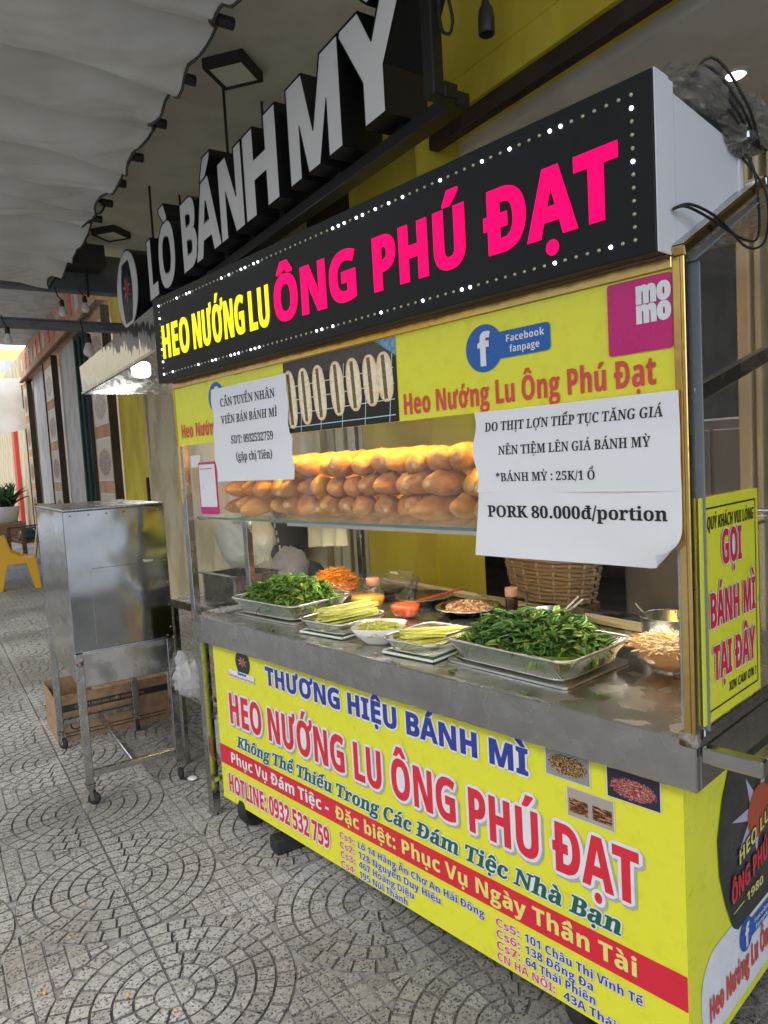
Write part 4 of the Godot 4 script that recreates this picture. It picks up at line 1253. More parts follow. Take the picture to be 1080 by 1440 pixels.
	s = mb(); box(s, Vector3(XL + 0.034, 1.288, -0.5), Vector3(XL + 0.05, 1.2965, -0.05)); box(s, Vector3(-0.05, 1.288, -0.5), Vector3(-0.031, 1.2965, -0.05)); part(c, "shelf_bracket", s, M.steel)
	# warm lamp behind the upper banner
	s = mb(true); rod(s, Vector3(-1.95, 1.80, -0.28), Vector3(-0.2, 1.80, -0.28), 0.011, 10); part(c, "light_tube", s, M.tube_lit)
	s = mb(); box(s, Vector3(-1.97, 1.815, -0.31), Vector3(-0.18, 1.835, -0.25), 0.003); box(s, Vector3(-1.97, 1.745, -0.249), Vector3(-0.18, 1.835, -0.245)); box(s, Vector3(-1.97, 1.74, -0.315), Vector3(-0.18, 1.835, -0.311)); part(c, "added_tube_shade", s, M.sign_white)  # channel with added lips that keep the lamp's light off the paving
	s = mb(); box(s, Vector3(-1.95, 1.835, -0.285), Vector3(-1.93, 2.03, -0.275)); box(s, Vector3(-0.22, 1.835, -0.285), Vector3(-0.2, 2.03, -0.275)); part(c, "light_tube_hanger", s, M.steel)
	var al := AreaLight3D.new(); al.name = "case_lamp"; al.area_size = Vector2(1.75, 0.03); al.light_energy = 0.4; al.light_color = Color(1.0, 0.8, 0.32); al.shadow_enabled = true
	al.area_range = 6.0
	add_child(al); al.position = Vector3(-1.075, 1.785, -0.28); al.rotation_degrees = Vector3(-90, 0, 0)
	s = mb(true); rod(s, Vector3(-1.95, 1.275, -0.42), Vector3(-0.2, 1.275, -0.42), 0.009, 10); part(c, "light_tube", s, M.tube_lit)
	s = mb(); box(s, Vector3(-1.97, 1.284, -0.435), Vector3(-0.18, 1.2965, -0.4), 0.003); box(s, Vector3(-1.97, 1.232, -0.4), Vector3(-0.18, 1.2965, -0.397)); box(s, Vector3(-1.97, 1.236, -0.438), Vector3(-0.18, 1.2965, -0.4355)); part(c, "added_tube_shade", s, M.sign_white)  # front and rear lips added here too, to hold the light on the counter
	al = AreaLight3D.new(); al.name = "counter_lamp"; al.area_size = Vector2(1.75, 0.03); al.light_energy = 0.2; al.light_color = Color(1.0, 0.97, 0.9); al.shadow_enabled = true
	al.area_range = 6.0
	add_child(al); al.position = Vector3(-1.075, 1.262, -0.42); al.rotation_degrees = Vector3(-90, 0, 0)
	# lower body
	s = mb(); box(s, Vector3(-2.064, 0.093, -0.05), Vector3(-0.048, 0.80, -0.04)); var fp := part(c, "front_banner", s, M.yellow_vinyl)
	s = mb(); box(s, Vector3(-0.058, 0.093, DEPTH + 0.02), Vector3(-0.0475, 0.80, -0.0505)); var sp := part(c, "side_banner", s, M.yellow_vinyl)
	for p in [[XL + 0.01, -0.045], [XL + 0.01, DEPTH + 0.04], [-0.1, DEPTH + 0.04]]:
		s = mb(); box(s, Vector3(p[0], 0.0, p[1]), Vector3(p[0] + 0.04, 0.777, p[1] + 0.04), 0.003); part(c, "leg", s, M.steel_dull)
	s = mb(); box(s, Vector3(-2.04, 0.10, DEPTH + 0.05), Vector3(-0.06, 0.13, -0.06), 0.004); part(c, "floor_sheet", s, M.dark_metal)
	s = mb(); box(s, Vector3(-2.02, 0.13, DEPTH + 0.05), Vector3(-0.06, 0.80, DEPTH + 0.06)); part(c, "back_sheet", s, M.steel_dull)
	s = mb(); box(s, Vector3(-2.10, 0.16, DEPTH + 0.08), Vector3(-2.08, 0.18, -0.01)); box(s, Vector3(-2.11, 0.5, DEPTH + 0.08), Vector3(-2.09, 0.52, -0.05)); part(c, "leg_brace", s, M.steel_dull)
	# wheels
	for p in [[-1.92, -0.1], [-0.35, -0.12], [-1.92, -0.66], [-0.35, -0.66]]:
		s = mb(true); lathe(s, [[0.0, -0.024], [0.045, -0.024], [0.05, -0.03], [0.066, -0.028], [0.074, -0.015], [0.075, 0.0], [0.074, 0.015], [0.066, 0.028], [0.05, 0.03], [0.045, 0.024], [0.0, 0.024]], 24, Transform3D(Basis(Vector3(0, 0, 1), deg_to_rad(90)) * Basis(Vector3(1, 0, 0), 0.0), Vector3(p[0], 0.075, p[1])))
		var wh := part(c, "wheel", s, M.rubber)
		s = mb()
		for sg in [-1.0, 1.0]: box(s, Vector3(p[0] + sg * 0.036 - 0.003, 0.06, p[1] - 0.02), Vector3(p[0] + sg * 0.036 + 0.003, 0.15, p[1] + 0.025), 0.001)
		part(wh, "fork", s, M.steel_dull)
	# push handle
	s = mb()
	bar(s, Vector3(0.008, 0.862, -0.018), Vector3(0.126, 0.862, -0.018), 0.028, 0.034, 0.003)
	bar(s, Vector3(0.112, 0.862, -0.032), Vector3(0.112, 0.862, -0.7), 0.028, 0.034, 0.003)
	bar(s, Vector3(0.0, 0.862, -0.714), Vector3(0.126, 0.862, -0.714), 0.028, 0.034, 0.003)
	part(c, "push_handle", s, M.steel)
	print_front(fp)
	print_side(sp)
	upper_banner(c)

func print_front(fp: Node3D) -> void:
	var t := Transform3D(Basis(), Vector3(0, 0, -0.04))
	var F := SANS
	print_line(fp, "THƯƠNG HIỆU BÁNH MÌ", F, t, -1.662, -0.452, 0.669, 0.068, M.blue_print, 0.003, 0.0022, 0.0, M.white_print, 0.0085)
	print_line(fp, "HEO NƯỚNG LU ÔNG PHÚ ĐẠT", F, t, -1.952, -0.155, 0.448, 0.126, M.red_print, 0.0034, 0.002, 0.0, M.white_print, 0.011)
	var s := mb(); write_edge(s, "HEO NƯỚNG LU ÔNG PHÚ ĐẠT", F, t, -1.948, -0.151, 0.443, 0.126, 0.0022, 0.0125); part(fp, "lettering_shadow_print", s, M.grey_print)
	print_line(fp, "Không Thể Thiếu Trong Các Đám Tiệc Nhà Bạn", SERIF, t, -1.913, -0.205, 0.355, 0.046, M.green_print, 0.0042, 0.0012, 0.22, M.white_print, 0.005)
	s = mb(); quad(s, t * Vector3(-2.062, 0.249, 0.0012), t * Vector3(-0.0485, 0.249, 0.0012), t * Vector3(-0.0485, 0.332, 0.0012), t * Vector3(-2.062, 0.332, 0.0012)); part(fp, "red_stripe", s, M.red_print)
	print_line(fp, "Phục Vụ Đám Tiệc -", F, t, -1.972, -1.315, 0.271, 0.045, M.white_print, 0.003, 0.0006)
	print_line(fp, "Đặc biệt: Phục Vụ Ngày Thần Tài", F, t, -1.277, -0.167, 0.271, 0.045, M.lemon_print, 0.003, 0.0006)
	print_line(fp, "HOTLINE: 0932 532 759", F, t, -2.003, -1.322, 0.139, 0.076, M.red_print, 0.004, 0.001, 0.0, M.white_print, 0.006)
	var rows := [["Cs1:", "Lô 14 Hàng Ăn Chợ An Hải Đông", -0.622], ["Cs2:", "128 Nguyễn Duy Hiệu", -0.79], ["Cs3:", "467 Hoàng Diệu", -0.905], ["Cs4:", "195 Núi Thành", -0.935]]
	for k in 4:
		var y: float = 0.205 - 0.0345 * k
		print_line(fp, rows[k][0], F, t, -1.262, -1.185, y, 0.023, M.faded_red, 0.003, 0.0, 0.0, M.white_print, 0.0022)
		print_line(fp, rows[k][1], F, t, -1.165, rows[k][2], y, 0.023, M.blue_print, 0.003, 0.0, 0.0, M.white_print, 0.0022)
	var rows2 := [["Cs5:", "101 Châu Thị Vĩnh Tế", -0.502, -0.485, -0.155], ["Cs6:", "138 Đống Đa", -0.502, -0.485, -0.284], ["Cs7:", "64 Thái Phiên", -0.502, -0.485, -0.279], ["CN HÀ NỘI:", "43A Thái", -0.395, -0.37, -0.225]]
	for k in 4:
		var y: float = 0.205 - 0.033 * k
		print_line(fp, rows2[k][0], F, t, -0.581, rows2[k][2], y, 0.023, M.faded_red, 0.003, 0.0, 0.0, M.white_print, 0.0022)
		print_line(fp, rows2[k][1], F, t, rows2[k][3], rows2[k][4], y, 0.023, M.blue_print, 0.003, 0.0, 0.0, M.white_print, 0.0022)
	print_quad(fp, "sandwich_picture", dish_print(3, Color(0.55, 0.56, 0.55), [Color(0.2, 0.1, 0.07), Color(0.62, 0.42, 0.2), Color(0.8, 0.72, 0.55), Color(0.16, 0.26, 0.1), Color(0.5, 0.2, 0.12)], false), t, -0.398, 0.692, -0.271, 0.776, 0.002)
	print_quad(fp, "skewer_picture", dish_print(7, Color(0.66, 0.62, 0.58), [Color(0.2, 0.1, 0.06), Color(0.5, 0.3, 0.18), Color(0.3, 0.16, 0.1), Color(0.7, 0.55, 0.4)], true), t, -0.339, 0.603, -0.2105, 0.678, 0.002)
	print_quad(fp, "seafood_picture", dish_print(11, Color(0.18, 0.16, 0.24), [Color(0.6, 0.08, 0.1), Color(0.75, 0.5, 0.4), Color(0.25, 0.15, 0.3), Color(0.85, 0.75, 0.65), Color(0.55, 0.1, 0.08)], false), t, -0.229, 0.688, -0.0965, 0.763, 0.002)
	jar_print(fp, t * Transform3D(Basis.from_scale(Vector3(0.075, 0.045, 1)), Vector3(-1.828, 0.72, 0)), 0.002)
	s = mb(); prism(s, rounded(-1.935, 0.648, -1.745, 0.682, 0.004), t * Transform3D(Basis(), Vector3(0, 0, 0.0045)), 0.0, true); part(fp, "emblem_label", s, M.white_print)
	print_line(fp, "Heo Nướng Lu Ông Phú Đạt", F, t, -1.932, -1.748, 0.653, 0.009, M.faded_red, 0.0055)
	fb_badge(fp, t, -1.86, 0.674, 0.008, -1.80, 0.005, false)

func fb_badge(parent: Node3D, t: Transform3D, x: float, y: float, r: float, x1: float, lift: float, words := true, squash := 1.0) -> void:
	var s := mb()
	prism(s, disc(x, y, r * squash, r, 36), t * Transform3D(Basis(), Vector3(0, 0, lift)), 0.0, true)
	prism(s, rounded(x + r * 0.4 * squash, y - r * 0.55, x1, y + r * 0.55, r * 0.18), t * Transform3D(Basis(), Vector3(0, 0, lift + 0.0003)), 0.0, true)
	part(parent, "page_badge", s, M.social_blue)
	s = mb(); write(s, "f", SANS, t, x - r * 0.3 * squash, x + r * 0.34 * squash, y - r * 0.72, r * 1.3, lift + 0.0016, r * 0.03); part(parent, "badge_letter", s, M.white_print)
	if words:
		print_line(parent, "Facebook", SANS, t, x + r * 1.2 * squash, x1 - r * 0.25, y + r * 0.08, r * 0.28, M.white_print, lift + 0.0016)
		print_line(parent, "fanpage", SANS, t, x + r * 1.35 * squash, x1 - r * 0.5, y - r * 0.36, r * 0.28, M.white_print, lift + 0.0016)

func print_side(sp: Node3D) -> void:
	var t := Transform3D(Basis(Vector3(0, 0, -1), Vector3(0, 1, 0), Vector3(1, 0, 0)), Vector3(-0.0475, 0, 0))
	# in this plane x runs from the front corner towards the back
	var s := mb(); prism(s, rounded(0.10, 0.12, 0.74, 0.33, 0.09), t * Transform3D(Basis(), Vector3(0, 0, 0.0018)), 0.0, true); part(sp, "white_label", s, M.white_print)
	jar_print(sp, t * Transform3D(Basis.from_scale(Vector3(0.33, 0.225, 1)), Vector3(0.44, 0.53, 0)), 0.0035)
	print_line(sp, "HEO LU", SANS, t, 0.32, 0.52, 0.465, 0.036, M.lemon_print, 0.0065, 0.0, 0.0, M.black_print, 0.004, 0.2)
	print_line(sp, "ÔNG PHÚ ĐẠT", SANS, t, 0.27, 0.62, 0.385, 0.05, M.red_print, 0.0065, 0.001, 0.0, M.black_print, 0.004, 0.1)
	print_line(sp, "1980", SANS, t, 0.36, 0.47, 0.352, 0.022, M.lemon_print, 0.0065)
	s = mb(); bar(s, t * Vector3(0.28, 0.36, 0.006), t * Vector3(0.345, 0.362, 0.006), 0.0006, 0.002); part(sp, "emblem_line", s, M.lemon_print)
	fb_badge(sp, t, 0.36, 0.268, 0.042, 0.55, 0.0042)
	print_line(sp, "Heo Nướng Lu Ông Phú Đạt", SANS, t, 0.14, 0.71, 0.165, 0.058, M.faded_red, 0.0042, 0.0008)

func upper_banner(c: Node3D) -> void:
	var s := mb(); box(s, Vector3(XL + 0.007, 1.605, -0.004), Vector3(-0.0225, 1.8425, 0.001))
	var b := part(c, "upper_banner", s, M.yellow_vinyl)
	var t := Transform3D(Basis(), Vector3(0, 0, 0.001))
	print_quad(b, "sandwich_row_picture", sandwich_print(), t, -1.357, 1.606, -0.812, 1.8415, 0.0015)
	print_line(b, "Heo Nướng Lu Ông Phú Đạt", SANS, t, -0.79, -0.062, 1.622, 0.056, M.faded_red, 0.002, 0.0006)
	fb_badge(b, t, -0.499, 1.76, 0.058, -0.307, 0.002)
	print_line(b, "Heo Nướng Lu Ông Phú Đạt", SANS, t, -2.109, -1.39, 1.637, 0.054, M.faded_red, 0.002, 0.0006)
	fb_badge(b, t, -1.808, 1.775, 0.058, -1.6, 0.002)
	s = mb(); prism(s, rounded(-0.163, 1.69, -0.024, 1.838, 0.006), t * Transform3D(Basis(), Vector3(0, 0, 0.0016)), 0.0015); var p := part(c, "pink_sticker", s, M.magenta_print)
	print_line(p, "mo", SANS, t, -0.096, -0.028, 1.788, 0.042, M.white_print, 0.0045, 0.0026)
	print_line(p, "mo", SANS, t, -0.096, -0.028, 1.749, 0.042, M.white_print, 0.0045, 0.0026)

func build_cart_sign() -> void:
	var g := thing("cart_sign", "black light box sign with glowing yellow and pink letters and bead lights on the cart", "sign", W, Vector3(-1.1, 1.869, 0.0))
	var x0 := -2.175
	var x1 := -0.027
	var s := mb(); box(s, Vector3(x0, 1.869, 0.012), Vector3(x1 - 0.001, 2.208, 0.055), 0.002); part(g, "black_face", s, M.sign_black)
	s = mb(); box(s, Vector3(x0 + 0.002, 1.871, -0.03), Vector3(x1, 2.206, 0.0115)); box(s, Vector3(x1, 1.869, -0.004), Vector3(x1 + 0.003, 2.208, 0.052)); part(g, "white_frame", s, M.sign_white)
	var st := Transform3D(Basis(Vector3(0, 0, -1), Vector3(0, 1, 0), Vector3(1, 0, 0)), Vector3.ZERO)
	for x in [x1 - 0.006, x0 + 0.004]:
		s = mb(); prism(s, PackedVector2Array([Vector2(0.031, 1.90), Vector2(0.345, 2.064), Vector2(0.345, 2.165), Vector2(0.031, 2.185)]), Transform3D(st.basis, Vector3(x, 0, 0)), 0.006); part(g, "side_cheek", s, M.sign_white)
	s = mb(); quad(s, Vector3(x0, 2.185, -0.031), Vector3(x1, 2.185, -0.031), Vector3(x1, 2.165, -0.345), Vector3(x0, 2.165, -0.345)); part(g, "top_sheet", s, M.sign_white)
	s = mb(); box(s, Vector3(x1 - 0.012, 2.05, -0.37), Vector3(x1 + 0.006, 2.185, -0.346), 0.002); part(g, "rear_strip", s, M.sign_white)
	s = mb(); box(s, Vector3(x0 + 0.03, 1.866, -0.028), Vector3(x1 - 0.002, 1.871, 0.01)); box(s, Vector3(x0 + 0.02, 1.866, -0.05), Vector3(x1, 1.8955, -0.031)); part(g, "seat_strip", s, M.dark_timber)
	var t := Transform3D(Basis(), Vector3(0, 0, 0.055))
	var runs := [["HEO", -2.107, -1.885, 0.135, "glow_yellow"], ["NƯỚNG", -1.85, -1.49, 0.135, "glow_yellow"], ["LU", -1.455, -1.337, 0.135, "glow_yellow"], ["ÔNG", -1.3, -0.905, 0.142, "glow_pink"], ["PHÚ", -0.822, -0.502, 0.142, "glow_pink"], ["ĐẠT", -0.437, -0.105, 0.142, "glow_pink"]]
	for r in runs:
		var w := text_width(r[0], SANS)
		var first: Dictionary = glyph(r[0][0], SANS)
		var last: Dictionary = glyph(r[0][r[0].length() - 1], SANS)
		var sx: float = (r[2] - r[1]) / (w - first.x0 - (last.adv - last.x1))
		var pen: float = -first.x0
		for ch in r[0]:
			var gl: Dictionary = glyph(ch, SANS)
			s = mb()
			var hv := heavy(gl, 0.004 if r[4] == "glow_pink" else 0.0012, func(p: Vector2) -> Vector2: return Vector2(r[1] + (p.x + pen) * sx, 1.961 + p.y * (r[3] - 0.006)))
			for k in range(0, hv.tris.size(), 3):
				for i in [0, 2, 1]: s.add_vertex(t * Vector3(hv.tris[k + i].x, hv.tris[k + i].y, 0.0025))
			for rim in hv.rims:
				for k in rim.size():
					var p: Vector2 = rim[k]; var q: Vector2 = rim[(k + 1) % rim.size()]
					quad(s, t * Vector3(p.x, p.y, 0.0), t * Vector3(q.x, q.y, 0.0), t * Vector3(q.x, q.y, 0.0025), t * Vector3(p.x, p.y, 0.0025))
			part(g, "letter", s, M[r[4]])
			pen += gl.adv
	# bead lights round the edge, some lit, some dark in the running pattern
	var bead := SphereMesh.new(); bead.radius = 0.0042; bead.height = 0.0084; bead.radial_segments = 8; bead.rings = 4
	var spots := []
	var nx := 78
	for k in nx + 1:
		var x := lerpf(-2.118, -0.07, float(k) / nx)
		spots.append(Vector3(x, 2.174, 0.0555)); spots.append(Vector3(x, 1.9, 0.0555))
	for k in range(1, 11):
		var y := lerpf(1.9, 2.174, k / 11.0)
		spots.append(Vector3(-2.118, y, 0.0555)); spots.append(Vector3(-0.07, y, 0.0555))
	for k in spots.size():
		var o := MeshInstance3D.new(); o.name = "bead_light"; o.mesh = bead
		o.material_override = M.bead_lit if rng.randf() < 0.33 else M.bead_dim
		g.add_child(o, true)
		o.position = spots[k] - base_of[g]
	# cable out of the box's end
	s = mb(true)
	tube(s, bent([Vector3(-0.02, 1.955, 0.0), Vector3(0.0, 1.958, -0.02), Vector3(0.012, 1.945, -0.12), Vector3(0.018, 1.93, -0.24), Vector3(0.02, 1.945, -0.33), Vector3(0.01, 2.03, -0.37), Vector3(0.0, 2.12, -0.36), Vector3(-0.03, 2.18, -0.3)]), 0.0028, 6)
	tube(s, bent([Vector3(-0.02, 1.957, -0.003), Vector3(0.002, 1.964, -0.03), Vector3(0.014, 1.953, -0.13), Vector3(0.02, 1.915, -0.27), Vector3(0.024, 1.95, -0.37), Vector3(0.016, 2.06, -0.4), Vector3(-0.02, 2.14, -0.36)]), 0.0028, 6)
	part(g, "cable", s, M.black_wire)

func film_blob(s: SurfaceTool, c: Vector3, size: Vector3, seed_: int, rough := 0.45, nu := 44, nv := 28) -> void:
	var n := FastNoiseLite.new(); n.seed = seed_; n.frequency = 1.5; n.fractal_octaves = 3; n.fractal_gain = 0.75
	n.noise_type = FastNoiseLite.TYPE_CELLULAR; n.cellular_return_type = FastNoiseLite.RETURN_DISTANCE2_SUB; n.fractal_type = FastNoiseLite.FRACTAL_FBM
	var pt := func(i: int, j: int) -> Vector3:
		var a := TAU * (i % nu) / nu
		var b := PI * j / nv - PI / 2
		var d := Vector3(cos(a) * cos(b), sin(b), sin(a) * cos(b))
		var f := 1.0 + rough * (n.get_noise_3dv(d * 1.5 + Vector3.ONE * seed_) + 0.62) * 0.8
		return c + Vector3(d.x * size.x, d.y * size.y, d.z * size.z) * f
	for i in nu:
		for j in nv:
			quad(s, pt.call(i, j), pt.call(i, j + 1), pt.call(i + 1, j + 1), pt.call(i + 1, j))

func build_cart_papers() -> void:
	var t := Transform3D(Basis(), Vector3(0, 0, 0.0))
	# hiring notice
	var p := thing("paper_notice", "white hiring notice with black print taped over the sandwich picture", "notice", W, Vector3(-1.58, 1.45, 0.006), "paper notices taped on the glass")
	var wave := func(x: float, y: float) -> float:
		return 0.009 + 0.0022 * sin(x * 19.0 + y * 7.0) + 0.0016 * sin(y * 31.0 - x * 5.0)
	var edge := func(x: float, y: float) -> float: return 0.004 * sin(y * 60.0) + 0.003 * sin(y * 23.0)
	var s := mb(true)
	var nx := 24; var ny := 18
	for i in nx:
		for j in ny:
			var q := []
			for c in [[i, j], [i + 1, j], [i + 1, j + 1], [i, j + 1]]:
				var x: float = lerpf(-1.832, -1.325, c[0] / float(nx)); var y: float = lerpf(1.452, 1.806, c[1] / float(ny))
				if c[0] == nx and y > 1.6: x -= 0.012
				x += edge.call(x, y) if c[0] in [0, nx] else 0.0
				q.append(Vector3(x, y, wave.call(x, y)))
			quad(s, q[0], q[3], q[2], q[1])
	part(p, "sheet", s, M.paper)
	for l in [["CẦN TUYỂN NHÂN", -1.77, -1.41, 1.735], ["VIÊN BÁN BÁNH MÌ", -1.775, -1.40, 1.67], ["SDT: 0932532759", -1.71, -1.43, 1.592], ["(gặp chị Tiên)", -1.685, -1.445, 1.528]]:
		print_line(p, l[0], SERIF, t, l[1], l[2], l[3], 0.03, M.ink, 0.0012, 0.0, 0.0, null, 0.0, 0.0, wave)
	# price notice: two sheets
	var wave2 := func(x: float, y: float) -> float: return 0.011 + 0.0022 * sin(x * 15.0 - y * 6.0) + 0.0012 * sin(y * 40.0)
	var p2 := thing("paper_notice", "white price notice saying the bread price goes up, taped on the glass at right", "notice", W, Vector3(-0.27, 1.4, 0.006), "paper notices taped on the glass")
	s = mb(true)
	for i in nx:
		for j in ny:
			var q := []
			for c in [[i, j], [i + 1, j], [i + 1, j + 1], [i, j + 1]]:
				var v: float = c[1] / float(ny); var u: float = c[0] / float(nx)
				var x: float = lerpf(-0.535, -0.012, u); var y: float = lerpf(1.404, 1.604, v)
				if c[0] == 0: x += 0.008 * sin(v * 9.0)
				q.append(Vector3(x, y, wave2.call(x, y)))
			quad(s, q[0], q[3], q[2], q[1])
	part(p2, "sheet", s, M.paper)
	for l in [["DO THỊT LỢN TIẾP TỤC TĂNG GIÁ", -0.50, -0.045, 1.555, 0.0215], ["NÊN TIỆM LÊN GIÁ BÁNH MỲ", -0.462, -0.072, 1.496, 0.0215], ["*BÁNH MỲ : 25K/1 Ổ", -0.472, -0.2, 1.431, 0.0205]]:
		print_line(p2, l[0], SERIF, t, l[1], l[2], l[3], l[4], M.ink, 0.0012, 0.0, 0.12 if l[3] > 1.54 else 0.0, null, 0.0, 0.0, wave2)
	var wave3 := func(x: float, y: float) -> float: return 0.0085 + 0.002 * sin(x * 13.0 + 1.0) + 0.0012 * sin(y * 30.0 + x * 9.0)
	var p3 := thing("paper_notice", "white notice reading PORK 80.000đ/portion with a curled lower corner", "notice", W, Vector3(-0.28, 1.25, 0.006), "paper notices taped on the glass")
	s = mb(true)
	for i in nx:
		for j in ny:
			var q := []
			for c in [[i, j], [i + 1, j], [i + 1, j + 1], [i, j + 1]]:
				var v: float = c[1] / float(ny); var u: float = c[0] / float(nx)
				var x: float = lerpf(-0.552 + 0.02 * v, -0.012, u); var y: float = lerpf(1.243, 1.408, v)
				var z: float = wave3.call(x, y)
				# the lower right corner curls over towards the street
				var d := (x + 0.092) * 0.74 - (y - 1.245) * 0.67
				if d > 0.0:
					var a := minf(d / 0.022, 2.6)
					var back := sin(a) * 0.022 + maxf(0.0, d - 0.0572) * cos(2.6)
					x -= (d - back) * 0.74; y += (d - back) * 0.67; z += (1.0 - cos(a)) * 0.022
				q.append(Vector3(x, y, z))
			quad(s, q[0], q[3], q[2], q[1])
	part(p3, "sheet", s, M.paper)
	print_line(p3, "PORK 80.000đ/portion", SERIF, t, -0.505, -0.042, 1.343, 0.028, M.ink, 0.0012, 0.0004, 0.0, null, 0.0, 0.0, wave3)
	# payment card without its code, and a small white tag
	var q := thing("payment_card", "small white payment card with magenta border standing at the left end of the shelf", "card", W, Vector3(-1.93, 1.31, -0.02))
	s = mb(); prism(s, rounded(-2.0, 1.322, -1.857, 1.532, 0.012), Transform3D(Basis(), Vector3(0, 0, -0.004)), 0.003); part(q, "board", s, M.magenta_print)
	s = mb(); quad(s, Vector3(-1.992, 1.352, 0.0002), Vector3(-1.864, 1.352, 0.0002), Vector3(-1.864, 1.522, 0.0002), Vector3(-1.992, 1.522, 0.0002)); part(q, "white_field", s, M.white_print)
	s = mb(); quad(s, Vector3(-1.985, 1.503, 0.0006), Vector3(-1.885, 1.503, 0.0006), Vector3(-1.885, 1.506, 0.0006), Vector3(-1.985, 1.506, 0.0006)); part(q, "print_line", s, M.magenta_print)
	var w := thing("white_tag", "tiny square white tag stuck on the glass above the payment card", "tag", W, Vector3(-2.02, 1.515, 0.0))
	s = mb(); box(s, Vector3(-2.063, 1.513, -0.006), Vector3(-1.985, 1.562, -0.003), 0.001); part(w, "plate", s, M.sign_white)
	# order-here sign on the right side glass
	var o := thing("order_sign", "yellow sign with red words GỌI BÁNH MÌ TẠI ĐÂY on side glass", "sign", W, Vector3(0.004, 0.913, -0.185))
	var st := Transform3D(Basis(Vector3(0, 0, -1), Vector3(0, 1, 0), Vector3(1, 0, 0)), Vector3(0.006, 0, 0))
	s = mb(); box(s, Vector3(0.003, 0.913, -0.342), Vector3(0.006, 1.386, -0.03)); part(o, "sheet", s, M.yellow_vinyl)
	s = mb()
	for k in [[0.045, 0.935, 0.325, 0.9385], [0.045, 1.3605, 0.325, 1.364], [0.045, 0.935, 0.0485, 1.364], [0.3215, 0.935, 0.325, 1.364]]: quad(s, st * Vector3(k[0], k[1], 0.001), st * Vector3(k[2], k[1], 0.001), st * Vector3(k[2], k[3], 0.001), st * Vector3(k[0], k[3], 0.001))
	part(o, "border_line", s, M.black_print)
	print_line(o, "QUÝ KHÁCH VUI LÒNG", SANS, st, 0.06, 0.31, 1.318, 0.027, M.black_print, 0.0015, 0.0, 0.12)
	for l in [["GỌI", 0.13, 0.235, 1.238], ["BÁNH MÌ", 0.065, 0.31, 1.112], ["TẠI ĐÂY", 0.075, 0.305, 0.998]]:
		print_line(o, l[0], SANS, st, l[1], l[2], l[3], 0.072, M.red_print, 0.003, 0.0012, 0.0, M.white_print, 0.004)
	print_line(o, "XIN CẢM ƠN !", SANS, st, 0.155, 0.31, 0.955, 0.02, M.black_print, 0.0015, 0.0, 0.12)
	# bundle of power supplies wrapped in plastic on top of the sign
	var b := thing("wrapped_power_supply", "grey power supply bundle wrapped in crumpled plastic on the sign's right end", "bundle", W, Vector3(-0.06, 2.165, -0.27))
	s = mb(); film_blob(s, Vector3(-0.11, 2.235, -0.20), Vector3(0.13, 0.075, 0.13), 4, 0.6); part(b, "plastic_wrap", s, M.film_dark)
	s = mb(); film_blob(s, Vector3(-0.02, 2.20, -0.33), Vector3(0.075, 0.07, 0.085), 7, 0.9); part(b, "plastic_wrap", s, M.film_dark)
	s = mb(); box(s, Vector3(-0.17, 2.17, -0.33), Vector3(-0.03, 2.215, -0.14), 0.006); part(b, "power_supply", s, M.dark_metal)
	s = mb(); box(s, Vector3(-0.05, 2.15, -0.41), Vector3(0.02, 2.195, -0.29), 0.004); part(b, "power_supply", s, M.steel_dull)
	s = mb(true)
	for k in 4:
		var off := k * 0.012
		tube(s, bent([Vector3(-0.1 + off, 2.21, -0.12), Vector3(-0.04 + off, 2.25 + off, -0.16), Vector3(0.0 + off, 2.2, -0.24), Vector3(0.015, 2.15, -0.34 - off), Vector3(0.02, 2.2 + off, -0.42)]), 0.003, 6)
	part(b, "cable", s, M.black_wire)

# ------------------------------------------------------------------ bread
func loaf_mesh(seed_: int) -> ArrayMesh:
	var n := FastNoiseLite.new(); n.seed = seed_; n.frequency = 9.0
	var s := mb(true)
	var rings := 18
	var seg := 16
	var r := RandomNumberGenerator.new(); r.seed = seed_ * 31
	var pinch := r.randf_range(0.85, 1.15)
	var pt := func(i: int, k: int) -> Vector3:
		var u := float(i) / rings
		var a := TAU * (k % seg) / seg
		var z := (u - 0.5) * 0.27
		var rad := 0.047 * pow(maxf(0.0, 1.0 - pow(absf(u * 2 - 1), 2.1)), 0.62 + 0.12 * pinch) * (1.0 + 0.045 * sin(u * 7.0 * pinch + seed_))
		var y := sin(a) * rad * 0.82
		var x := cos(a) * rad
		# the baker's cut along the top opens into a ridge
		var top := maxf(0.0, sin(a))
		var cut := exp(-pow((cos(a) - 0.15 - (u - 0.5) * 0.5) / 0.2, 2.0)) * top
		y += rad * 0.3 * cut * smoothstep(0.12, 0.35, u) * smoothstep(0.95, 0.7, u)
		var d := 1.0 + n.get_noise_3d(x * 1.2 + seed_, y * 1.2, z * 1.2) * 0.09
		return Vector3(x * d, y * d, z)
	for i in rings:
		for k in seg:
			for c in [[i, k], [i + 1, k], [i + 1, k + 1], [i, k], [i + 1, k + 1], [i, k + 1]]:
				var uu: float = c[0] / float(rings); var aa: float = TAU * (c[1] % seg) / seg
				var open := exp(-pow((cos(aa) - 0.15 - (uu - 0.5) * 0.5) / 0.16, 2.0)) * maxf(0.0, sin(aa)) * smoothstep(0.1, 0.3, uu) * smoothstep(0.95, 0.75, uu)
				s.set_color(Color(0.9, 0.84, 0.76).lerp(Color(1, 1, 1), smoothstep(0.3, 0.6, open)))
				s.add_vertex(pt.call(c[0], c[1]))
	s.generate_normals()
	return s.commit()

const ORDINAL := ["first", "second", "third", "fourth", "fifth", "sixth", "seventh", "eighth", "ninth", "tenth", "eleventh", "twelfth", "thirteenth", "fourteenth", "fifteenth", "sixteenth", "seventeenth", "eighteenth", "nineteenth"]

